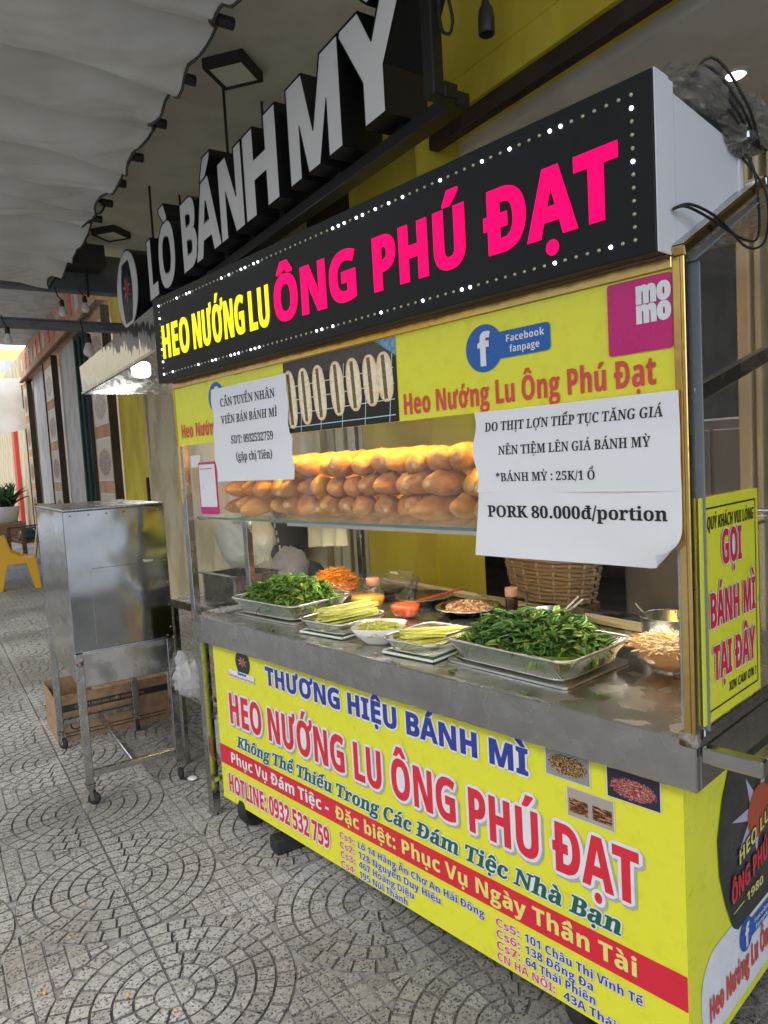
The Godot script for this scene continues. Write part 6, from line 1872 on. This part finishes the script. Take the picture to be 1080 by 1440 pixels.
# ------------------------------------------------------------------ behind and beside the cart
func build_clutter() -> void:
	# seen through the glass case
	var wk := thing("wicker_basket", "round woven wicker basket on a stand behind the counter", "basket", B, Vector3(-1.25, 0.0, -0.78))
	for k in 14:
		var sw := mb(true)
		var pts := PackedVector3Array()
		var y := 0.90 + k * 0.0165
		var r := 0.19 + k * 0.004
		for q in 73:
			var a := TAU * q / 72
			var rr := r + 0.009 * cos(a * 18.0 + PI * k)
			pts.append(Vector3(-1.2 + cos(a) * rr, y + 0.002 * sin(a * 7.0 + k), -0.86 + sin(a) * rr * 0.55))
		tube(sw, pts, 0.0085, 5, false)
		part(wk, "woven_strand", sw, M.wicker)
	for k in 18:
		var a := TAU * k / 18.0
		var sw := mb(true); rod(sw, Vector3(-1.2 + cos(a) * 0.19, 0.895, -0.86 + sin(a) * 0.105), Vector3(-1.2 + cos(a) * 0.243, 1.125, -0.86 + sin(a) * 0.134), 0.006, 6); part(wk, "stake", sw, M.timber)
	var s := mb(true); lathe(s, [[0.0, 0.895], [0.185, 0.895], [0.185, 0.905]], 30, Transform3D(Basis.from_scale(Vector3(1, 1, 0.55)), Vector3(-1.2, 0, -0.86))); part(wk, "bottom", s, M.wicker)
	s = mb(); box(s, Vector3(-1.38, 0.0, -0.94), Vector3(-1.02, 0.89, -0.80), 0.004); part(wk, "stand", s, M.dark_timber)
	# a small steel side table at the cart's left end with a pan, bags and cloth
	var t := thing("side_table", "low steel side table behind the cabinet at the cart's left end", "table", W, Vector3(-2.45, 0, -0.5))
	s = mb(); box(s, Vector3(-2.75, 0.82, -0.8), Vector3(-2.165, 0.86, -0.18), 0.003); part(t, "top", s, M.steel)
	for p in [[-2.73, -0.78], [-2.2, -0.78], [-2.73, -0.21], [-2.2, -0.21]]:
		s = mb(); box(s, Vector3(p[0], 0, p[1]), Vector3(p[0] + 0.025, 0.82, p[1] + 0.025), 0.002); part(t, "leg", s, M.steel_dull)
	s = mb(); box(s, Vector3(-2.73, 0.35, -0.77), Vector3(-2.19, 0.37, -0.2), 0.003); part(t, "lower_shelf", s, M.steel_dull)
	var pn := thing("steel_container", "deep rectangular steel food pan on the side table left of the herbs", "food pan", W, Vector3(-2.45, 0.86, -0.42))
	s = mb()
	for k in [[-2.6, -2.59, -0.55, -0.3], [-2.3, -2.29, -0.55, -0.3], [-2.59, -2.3, -0.55, -0.54], [-2.59, -2.3, -0.31, -0.3]]: box(s, Vector3(k[0], 0.861, k[2]), Vector3(k[1], 0.985, k[3]), 0.002)
	part(pn, "wall", s, M.steel)
	s = mb(); box(s, Vector3(-2.585, 0.861, -0.535), Vector3(-2.305, 0.866, -0.315)); part(pn, "base", s, M.steel)
	s = mb(); box(s, Vector3(-2.615, 0.985, -0.565), Vector3(-2.275, 0.99, -0.535)); box(s, Vector3(-2.615, 0.985, -0.315), Vector3(-2.275, 0.99, -0.285)); part(pn, "rim", s, M.steel)
	s = mb(true); film_blob(s, Vector3(-2.40, 1.16, -0.44), Vector3(0.21, 0.17, 0.12), 11, 0.5); film_blob(s, Vector3(-2.25, 1.3, -0.32), Vector3(0.08, 0.06, 0.05), 12, 0.5)
	single("hanging_bag", "large milky plastic bag tied to the cart's left post above the food pan", "plastic bag", s, M.film_milky)
	s = mb(true); film_blob(s, Vector3(-2.32, 0.985, -0.64), Vector3(0.11, 0.11, 0.1), 15, 0.5); single("grey_bag", "crumpled grey plastic bag behind the left herb basket", "plastic bag", s, M.film)
	s = mb(true); film_blob(s, Vector3(-2.28, 0.935, -0.74), Vector3(0.12, 0.075, 0.05), 16, 0.4); single("blue_cloth_bundle", "dark blue cloth bundle beside the grey plastic bag", "cloth", s, M.denim)
	# black bag with dashed strap hung on the wall
	var bk := thing("black_bag", "black bag with a white dashed strap hanging on the cream wall behind the shelf", "bag", B, Vector3(-3.75, 0.9, -0.9))
	s = mb(true); film_blob(s, Vector3(-3.8, 1.12, -0.88), Vector3(0.3, 0.42, 0.11), 21, 0.25); part(bk, "bag", s, M.black_cloth)
	for k in 9:
		s = mb(); bar(s, Vector3(-3.78 + k * 0.02, 1.3 - k * 0.05, -0.762), Vector3(-3.775 + k * 0.02, 1.27 - k * 0.05, -0.76), 0.012, 0.008); part(bk, "strap_dash", s, M.sign_white)
	# cream cloth hanging below the shelf
	var cl := thing("hanging_cloth", "pale cream cloth hanging in folds below the back of the glass shelf", "cloth", W, Vector3(-2.0, 1.1, -0.62))
	s = mb(true)
	for i in 24:
		for j in 8:
			var q := []
			for c in [[i, j], [i + 1, j], [i + 1, j + 1], [i, j + 1]]:
				var u: float = c[0] / 24.0; var v: float = c[1] / 8.0
				q.append(Vector3(-2.06 + u * 0.27, 1.31 - v * (0.2 - 0.02 * u), -0.575 + 0.012 * sin(u * 17.0) * (0.4 + v)))
			quad(s, q[0], q[3], q[2], q[1])
	part(cl, "cloth", s, M.cream_cloth)
	s = mb(true); rod(s, Vector3(XL + 0.02, 1.312, -0.575), Vector3(-0.02, 1.312, -0.575), 0.005, 8); part(cl, "rail", s, M.steel)
	# dark cupboard and boards inside the shop
	var cp := thing("dark_cupboard", "grey brown cupboard standing inside the shop behind the wicker basket", "cupboard", B, Vector3(-0.9, 0, -1.9))
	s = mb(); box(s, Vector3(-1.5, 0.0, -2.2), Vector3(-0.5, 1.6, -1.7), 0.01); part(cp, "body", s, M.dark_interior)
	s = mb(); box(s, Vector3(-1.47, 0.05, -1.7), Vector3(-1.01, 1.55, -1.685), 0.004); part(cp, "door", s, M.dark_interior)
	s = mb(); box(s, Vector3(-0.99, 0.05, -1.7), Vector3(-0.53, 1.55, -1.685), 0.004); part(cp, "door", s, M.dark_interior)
	var po := thing("wall_poster", "food poster with green leaves on the inside wall above the bread", "poster", B, Vector3(-2.86, 1.6, -1.04))
	s = mb(); box(s, Vector3(-2.925, 1.5, -1.06), Vector3(-2.73, 2.0, -1.045)); part(po, "board", s, M.dark_interior)
	print_quad(po, "print", dish_print(33, Color(0.2, 0.12, 0.1), [Color(0.7, 0.7, 0.62), Color(0.2, 0.35, 0.14), Color(0.5, 0.12, 0.08), Color(0.82, 0.8, 0.74)], false), at(0, 0, 0), -2.92, 1.51, -2.735, 1.99, -1.043)
	# timber chock under the cart
	var ck := thing("timber_chock", "dark timber chock sticking out under the yellow banner", "timber", W, Vector3(-1.6, 0, -0.2))
	s = mb(); bar(s, Vector3(-1.668, 0.03, -0.02), Vector3(-1.56, 0.03, -0.5), 0.075, 0.058, 0.006); part(ck, "block", s, M.rubber)
	# clear bags under the counter's left end
	s = mb(true); film_blob(s, Vector3(-2.24, 0.25, -0.28), Vector3(0.16, 0.25, 0.16), 25, 0.6); single("clear_sack", "clear crumpled plastic sack on the ground behind the cart's left leg", "plastic bag", s, M.film)
	s = mb(true); film_blob(s, Vector3(-2.45, 0.46, -0.43), Vector3(0.15, 0.09, 0.15), 27, 0.5); single("dark_sack", "dark crumpled plastic on the side table's lower shelf", "plastic bag", s, M.film_dark)

func build_cabinet() -> void:
	var x0 := -3.40; var x1 := -2.54
	var z0 := 0.325; var z1 := 0.77
	var c := thing("steel_cabinet", "dented stainless steel cabinet on legs and castors, left of the cart", "cabinet", B, Vector3(-2.97, 0, 0.55))
	var s := mb(); box(s, Vector3(x0, 0.705, z0), Vector3(x1 - 0.002, 1.352, z1), 0.006); part(c, "body", s, M.steel_dented)
	s = mb(); box(s, Vector3(x1 - 0.002, 0.715, z0 + 0.008), Vector3(x1 + 0.004, 1.085, z1 - 0.095), 0.002); part(c, "lower_door_sheet", s, M.steel_dented)
	s = mb(); box(s, Vector3(x1 - 0.002, 0.715, z0 + 0.0), Vector3(x1 + 0.0025, 1.345, z1 - 0.001), 0.001); part(c, "front_sheet", s, M.steel_dented)
	s = mb(); box(s, Vector3(x0 + 0.02, 0.545, z0 + 0.02), Vector3(x1 - 0.004, 0.703, z1 - 0.012), 0.004); part(c, "drip_tray", s, M.steel)
	s = mb(); box(s, Vector3(x0 - 0.003, 1.352, z0 - 0.003), Vector3(x1 + 0.005, 1.36, z1 + 0.003), 0.003); part(c, "lid", s, M.steel_dull)
	s = mb(); box(s, Vector3(x1 + 0.004, 1.085, z0 + 0.07), Vector3(x1 + 0.016, 1.10, z0 + 0.115), 0.003); part(c, "latch", s, M.bright_wire)
	var rv := SphereMesh.new(); rv.radius = 0.005; rv.height = 0.008; rv.radial_segments = 6; rv.rings = 3
	for k in 18:
		var o := MeshInstance3D.new(); o.name = "rivet"; o.mesh = rv; o.material_override = M.rusty_steel
		c.add_child(o, true)
		var p := Vector3(x1 + 0.003, 1.33, lerpf(z0 + 0.03, z1 - 0.03, k / 5.0)) if k < 6 else Vector3(x1 + 0.003, 0.722, lerpf(z0 + 0.03, z1 - 0.03, (k - 6) / 5.0)) if k < 12 else Vector3(x1 + 0.003, lerpf(0.76, 1.3, (k - 12) / 5.0), z0 + 0.012)
		o.position = p - base_of[c]
	for p in [[x0, z0], [x0, z1 - 0.034], [x1 - 0.034, z0], [x1 - 0.034, z1 - 0.034]]:
		s = mb(); box(s, Vector3(p[0], 0.1, p[1]), Vector3(p[0] + 0.034, 0.704, p[1] + 0.034), 0.003); part(c, "leg", s, M.steel_dull)
		var cx: float = p[0] + 0.017; var cz: float = p[1] + 0.017
		var ct := at(cx, 0, cz, 35.0 + 40.0 * sin(p[0] * 7.0 + p[1] * 11.0))
		s = mb(true); lathe(s, [[0.0, -0.01], [0.022, -0.01], [0.028, -0.007], [0.03, 0.0], [0.028, 0.007], [0.022, 0.01], [0.0, 0.01]], 20, ct * Transform3D(Basis(Vector3(1, 0, 0), PI / 2), Vector3(0.014, 0.03, 0)))
		var wl := part(c, "castor", s, M.rubber)
		s = mb(); xbox(s, at(cx, 0.0965, cz), Vector3(0.046, 0.005, 0.046), 0.001); xbox(s, ct * at(0.004, 0.084, 0), Vector3(0.034, 0.02, 0.03), 0.004)
		for sg in [-1.0, 1.0]: bar(s, ct * Vector3(0.014, 0.024, sg * 0.0135), ct * Vector3(0.004, 0.086, sg * 0.0135), 0.003, 0.02, 0.001, ct.basis.x)
		part(wl, "castor_fork", s, M.steel_dull)
	s = mb(); box(s, Vector3(x1 - 0.03, 0.13, z0 + 0.034), Vector3(x1 - 0.004, 0.158, z1 - 0.034), 0.003); part(c, "stretcher", s, M.steel_dull)
	s = mb(); box(s, Vector3(x0 + 0.004, 0.13, z0 + 0.034), Vector3(x0 + 0.03, 0.158, z1 - 0.034), 0.003); part(c, "stretcher", s, M.steel_dull)
	s = mb(); box(s, Vector3(x0 + 0.03, 0.132, 0.535), Vector3(x1 - 0.03, 0.156, 0.56), 0.003); part(c, "stretcher", s, M.steel_dull)
	s = mb(true); lathe(s, [[0.0, 0.0], [0.012, 0.0], [0.014, 0.004], [0.006, 0.007], [0.0, 0.007]], 16, Transform3D(Basis(Vector3(0, 0, 1), -PI / 2), Vector3(x1 - 0.001, 0.66, z1 - 0.017))); part(c, "bolt", s, M.rusty_steel)
	# carton under it
	var k := thing("cardboard_carton", "brown printed cardboard carton standing behind the cabinet's legs", "carton", B, Vector3(-3.6, 0, 0.3))
	var cx0 := -3.88; var cx1 := -3.455; var cz0 := 0.13; var cz1 := 0.76
	s = mb(); box(s, Vector3(cx1 - 0.006, 0.0, cz0), Vector3(cx1, 0.27, cz1)); part(k, "front_wall", s, M.cardboard)
	s = mb(); box(s, Vector3(cx0, 0.0, cz0), Vector3(cx0 + 0.006, 0.27, cz1)); part(k, "back_wall", s, M.cardboard)
	s = mb(); box(s, Vector3(cx0 + 0.006, 0.0, cz0), Vector3(cx1 - 0.006, 0.27, cz0 + 0.006)); box(s, Vector3(cx0 + 0.006, 0.0, cz1 - 0.006), Vector3(cx1 - 0.006, 0.25, cz1)); part(k, "end_wall", s, M.cardboard)
	s = mb(); box(s, Vector3(cx0 + 0.006, 0.001, cz0 + 0.006), Vector3(cx1 - 0.006, 0.007, cz1 - 0.006)); part(k, "bottom", s, M.cardboard)
	s = mb(); quad(s, Vector3(cx1, 0.27, cz0), Vector3(cx1, 0.27, cz1 - 0.2), Vector3(cx1 - 0.19, 0.3, cz1 - 0.22), Vector3(cx1 - 0.19, 0.29, cz0)); part(k, "flap", s, M.cardboard)
	var pt := Transform3D(Basis(Vector3(0, 0, -1), Vector3(0, 1, 0), Vector3(1, 0, 0)), Vector3(cx1, 0, 0))
	s = mb(); quad(s, pt * Vector3(-cz1 + 0.01, 0.175, 0.001), pt * Vector3(-cz0, 0.175, 0.001), pt * Vector3(-cz0, 0.215, 0.001), pt * Vector3(-cz1 + 0.01, 0.215, 0.001)); part(k, "dark_band", s, M.charcoal_print)
	print_line(k, "CÔNG TY TNHH SẢN XUẤT HÀNG LƯƠNG", SANS, pt, -cz1 + 0.1, -cz0 - 0.14, 0.187, 0.016, M.cardboard, 0.002)
	s = mb(); prism(s, disc(-cz1 + 0.1, 0.095, 0.032, 0.032), pt * Transform3D(Basis(), Vector3(0, 0, 0.001)), 0.0, true); part(k, "round_mark", s, M.charcoal_print)
	s = mb(); prism(s, disc(-cz1 + 0.1, 0.095, 0.024, 0.024), pt * Transform3D(Basis(), Vector3(0, 0, 0.0015)), 0.0, true); part(k, "round_mark", s, M.cardboard)
	for q in 2:
		s = mb(); quad(s, pt * Vector3(-cz1 + 0.02, 0.03 + q * 0.02, 0.001), pt * Vector3(-cz0 - 0.02, 0.03 + q * 0.02, 0.001), pt * Vector3(-cz0 - 0.02, 0.036 + q * 0.02, 0.001), pt * Vector3(-cz1 + 0.02, 0.036 + q * 0.02, 0.001)); part(k, "printed_line", s, M.charcoal_print)
	# a yellow-edged board leaning beside it and a clear bag hung on the cabinet
	var lb := thing("leaning_board", "old board with a yellow edge leaning beside the carton", "board", B, Vector3(-3.3, 0, 0.1))
	s = mb(); bar(s, Vector3(-3.42, 0.0, 0.07), Vector3(-3.56, 0.36, 0.06), 0.10, 0.012, 0.002, Vector3(0, 0, 1)); part(lb, "board", s, M.timber)
	s = mb(); bar(s, Vector3(-3.409, 0.06, 0.035), Vector3(-3.54, 0.36, 0.03), 0.02, 0.008, 0.002, Vector3(0, 0, 1)); part(lb, "yellow_edge", s, M.yellow_plastic)
	s = mb(true); film_blob(s, Vector3(-2.50, 0.50, 0.27), Vector3(0.075, 0.10, 0.085), 31, 0.7); film_blob(s, Vector3(-2.52, 0.59, 0.30), Vector3(0.035, 0.05, 0.035), 32, 0.7)
	single("small_clear_bag", "small clear plastic bag tied to the cabinet's right front leg", "plastic bag", s, M.film, B)
	# litter
	for l in [[-2.50, 0.30, 0.03, "white scrap of paper on the paving by the cabinet's right castor"], [-2.14, 0.12, 0.028, "white scrap of paper on the paving by the cart's left leg"]]:
		s = mb(true); film_blob(s, Vector3(l[0], 0.008, l[1]), Vector3(l[2], 0.008, l[2] * 0.8), int(l[2] * 1000), 0.8, 14, 8)
		single("paper_scrap", l[3], "litter", s, M.paper, B, "paper scraps on the paving")
	var lv := [[-1.75, 0.72], [-1.36, 0.69], [-1.20, 0.62], [-0.96, 0.66], [-1.02, 0.58], [-0.86, 0.5], [-1.9, 0.62], [-1.55, 0.86]]
	for q in lv.size():
		s = mb(true); film_blob(s, Vector3(lv[q][0], 0.003, lv[q][1]), Vector3(0.008, 0.0022, 0.005), q + 2, 0.6, 10, 6)
		single("fallen_petal", "tiny orange petal lying on the paving", "petal", s, M.yellow_plastic if q % 2 else M.tan_lid, W, "tiny fallen petals on the paving")

func build_far_things() -> void:
	# yellow plastic armchair
	var c := thing("yellow_chair", "yellow moulded plastic armchair far down the pavement at left", "chair", W, Vector3(-10.1, 0, -1.3))
	var f := Transform3D(Basis(Vector3.UP, deg_to_rad(165)), Vector3(-10.15, 0, -1.45))
	var s := mb(); xbox(s, f * at(0, 0.40, 0), Vector3(0.5, 0.035, 0.46), 0.015); part(c, "seat", s, M.yellow_plastic)
	for sx in [-1.0, 1.0]:
		s = mb(); prism(s, PackedVector2Array([Vector2(-0.28, 0.0), Vector2(-0.2, 0.0), Vector2(-0.12, 0.36), Vector2(0.12, 0.36), Vector2(0.2, 0.0), Vector2(0.28, 0.0), Vector2(0.23, 0.42), Vector2(0.2, 0.72), Vector2(0.13, 0.74), Vector2(0.06, 0.52), Vector2(-0.1, 0.44), Vector2(-0.24, 0.42)]), f * Transform3D(Basis(Vector3.UP, PI / 2), Vector3(sx * 0.26 - 0.02, 0, 0)), 0.04); part(c, "side_frame", s, M.yellow_plastic)
	s = mb(); quad(s, f * Vector3(-0.26, 0.42, 0.22), f * Vector3(0.26, 0.42, 0.22), f * Vector3(0.22, 0.85, 0.3), f * Vector3(-0.22, 0.85, 0.3)); quad(s, f * Vector3(-0.26, 0.42, 0.25), f * Vector3(0.26, 0.42, 0.25), f * Vector3(0.22, 0.85, 0.33), f * Vector3(-0.22, 0.85, 0.33)); part(c, "backrest", s, M.yellow_plastic)
	var c2 := thing("yellow_chair", "second yellow plastic chair cut by the picture's left edge", "chair", W, Vector3(-11.2, 0, -1.2))
	var f2 := Transform3D(Basis(Vector3.UP, deg_to_rad(165)), Vector3(-11.0, 0, -1.05))
	s = mb(); xbox(s, f2 * at(0, 0.40, 0), Vector3(0.5, 0.035, 0.46), 0.015); part(c2, "seat", s, M.yellow_plastic)
	for sx in [-1.0, 1.0]:
		s = mb(); prism(s, PackedVector2Array([Vector2(-0.28, 0.0), Vector2(-0.2, 0.0), Vector2(-0.12, 0.36), Vector2(0.12, 0.36), Vector2(0.2, 0.0), Vector2(0.28, 0.0), Vector2(0.23, 0.42), Vector2(0.2, 0.85), Vector2(0.13, 0.86), Vector2(0.06, 0.55), Vector2(-0.1, 0.44), Vector2(-0.24, 0.42)]), f2 * Transform3D(Basis(Vector3.UP, PI / 2), Vector3(sx * 0.26 - 0.02, 0, 0)), 0.04); part(c2, "side_frame", s, M.yellow_plastic)
	# wooden armchair with a helmet
	var w := thing("wooden_armchair", "brown wooden armchair with a helmet on it, behind the yellow chairs", "chair", W, Vector3(-13.4, 0, -2.6))
	for p in [[-13.15, -2.4, 0.62], [-13.75, -2.3, 0.62], [-13.3, -3.0, 1.04], [-13.9, -2.9, 1.04]]:
		s = mb(); box(s, Vector3(p[0] - 0.035, 0, p[1] - 0.035), Vector3(p[0] + 0.035, p[2], p[1] + 0.035), 0.006); part(w, "leg", s, M.dark_timber)
	s = mb(); box(s, Vector3(-13.85, 0.36, -2.95), Vector3(-13.15, 0.41, -2.35), 0.006); part(w, "seat", s, M.dark_timber)
	s = mb(); bar(s, Vector3(-13.15, 0.63, -2.38), Vector3(-13.3, 0.63, -3.0), 0.07, 0.03, 0.004); bar(s, Vector3(-13.75, 0.63, -2.28), Vector3(-13.9, 0.63, -2.9), 0.07, 0.03, 0.004); part(w, "armrest", s, M.dark_timber)
	s = mb(); bar(s, Vector3(-13.3, 0.98, -3.0), Vector3(-13.9, 0.98, -2.9), 0.03, 0.12, 0.004); bar(s, Vector3(-13.3, 0.74, -3.0), Vector3(-13.9, 0.74, -2.9), 0.03, 0.06, 0.004); part(w, "back_rail", s, M.timber)
	var h := thing("helmet", "shiny teal motorbike helmet on the wooden armchair", "helmet", W, Vector3(-13.4, 0.41, -2.55))
	s = mb(true); lathe(s, [[0.15, 0.0], [0.165, 0.03], [0.16, 0.1], [0.12, 0.17], [0.06, 0.2], [0.0, 0.21]], 24, at(-13.42, 0.411, -2.55)); part(h, "shell", s, M.helmet_teal)
	s = mb(true); lathe(s, [[0.168, 0.0], [0.172, 0.012], [0.166, 0.022]], 24, at(-13.42, 0.412, -2.55)); part(h, "trim", s, M.rubber)
	# potted plant
	var p := thing("potted_plant", "green plant in a white pot at the far left edge", "plant", B, Vector3(-19.6, 0.42, -0.5))
	s = mb(true); lathe(s, [[0.0, 0.0], [0.22, 0.0], [0.3, 0.38], [0.32, 0.4], [0.29, 0.4], [0.26, 0.36], [0.0, 0.36]], 24, at(-19.7, 0.45, -0.5)); part(p, "pot", s, M.pot_white)
	s = mb(); box(s, Vector3(-20.1, 0.0, -0.85), Vector3(-19.3, 0.44, -0.15), 0.01); part(p, "stand", s, M.dark_timber)
	var tr := []; var co := []
	for k in 60:
		tr.append(Transform3D(Basis.from_euler(Vector3(-rng.randf_range(0.5, 1.5), rng.randf() * TAU, 0)), Vector3(-19.7 + rng.randf_range(-0.15, 0.15), 0.8, -0.5 + rng.randf_range(-0.15, 0.15))))
		var v := rng.randf_range(0.6, 1.2)
		co.append(Color(0.03 * v, 0.09 * v, 0.03 * v))
	scatter(p, "leaves", leaf_mesh(0.7, 0.09), M.leaf, tr, co)

func _ready() -> void:
	rng.seed = 20240
	SANS = SystemFont.new(); SANS.font_names = ["Droid Sans"]; SANS.font_weight = 700
	SERIF = SystemFont.new(); SERIF.font_names = ["Droid Serif"]; SERIF.font_weight = 700
	set_view()
	make_materials()
	build_pavement()
	build_shop()
	build_neighbours()
	build_awning()
	build_hanging_sign()
	build_hood()
	build_cart()
	build_cart_sign()
	build_cart_papers()
	build_bread()
	build_food()
	stray_leaves()
	build_clutter()
	build_cabinet()
	build_far_things()
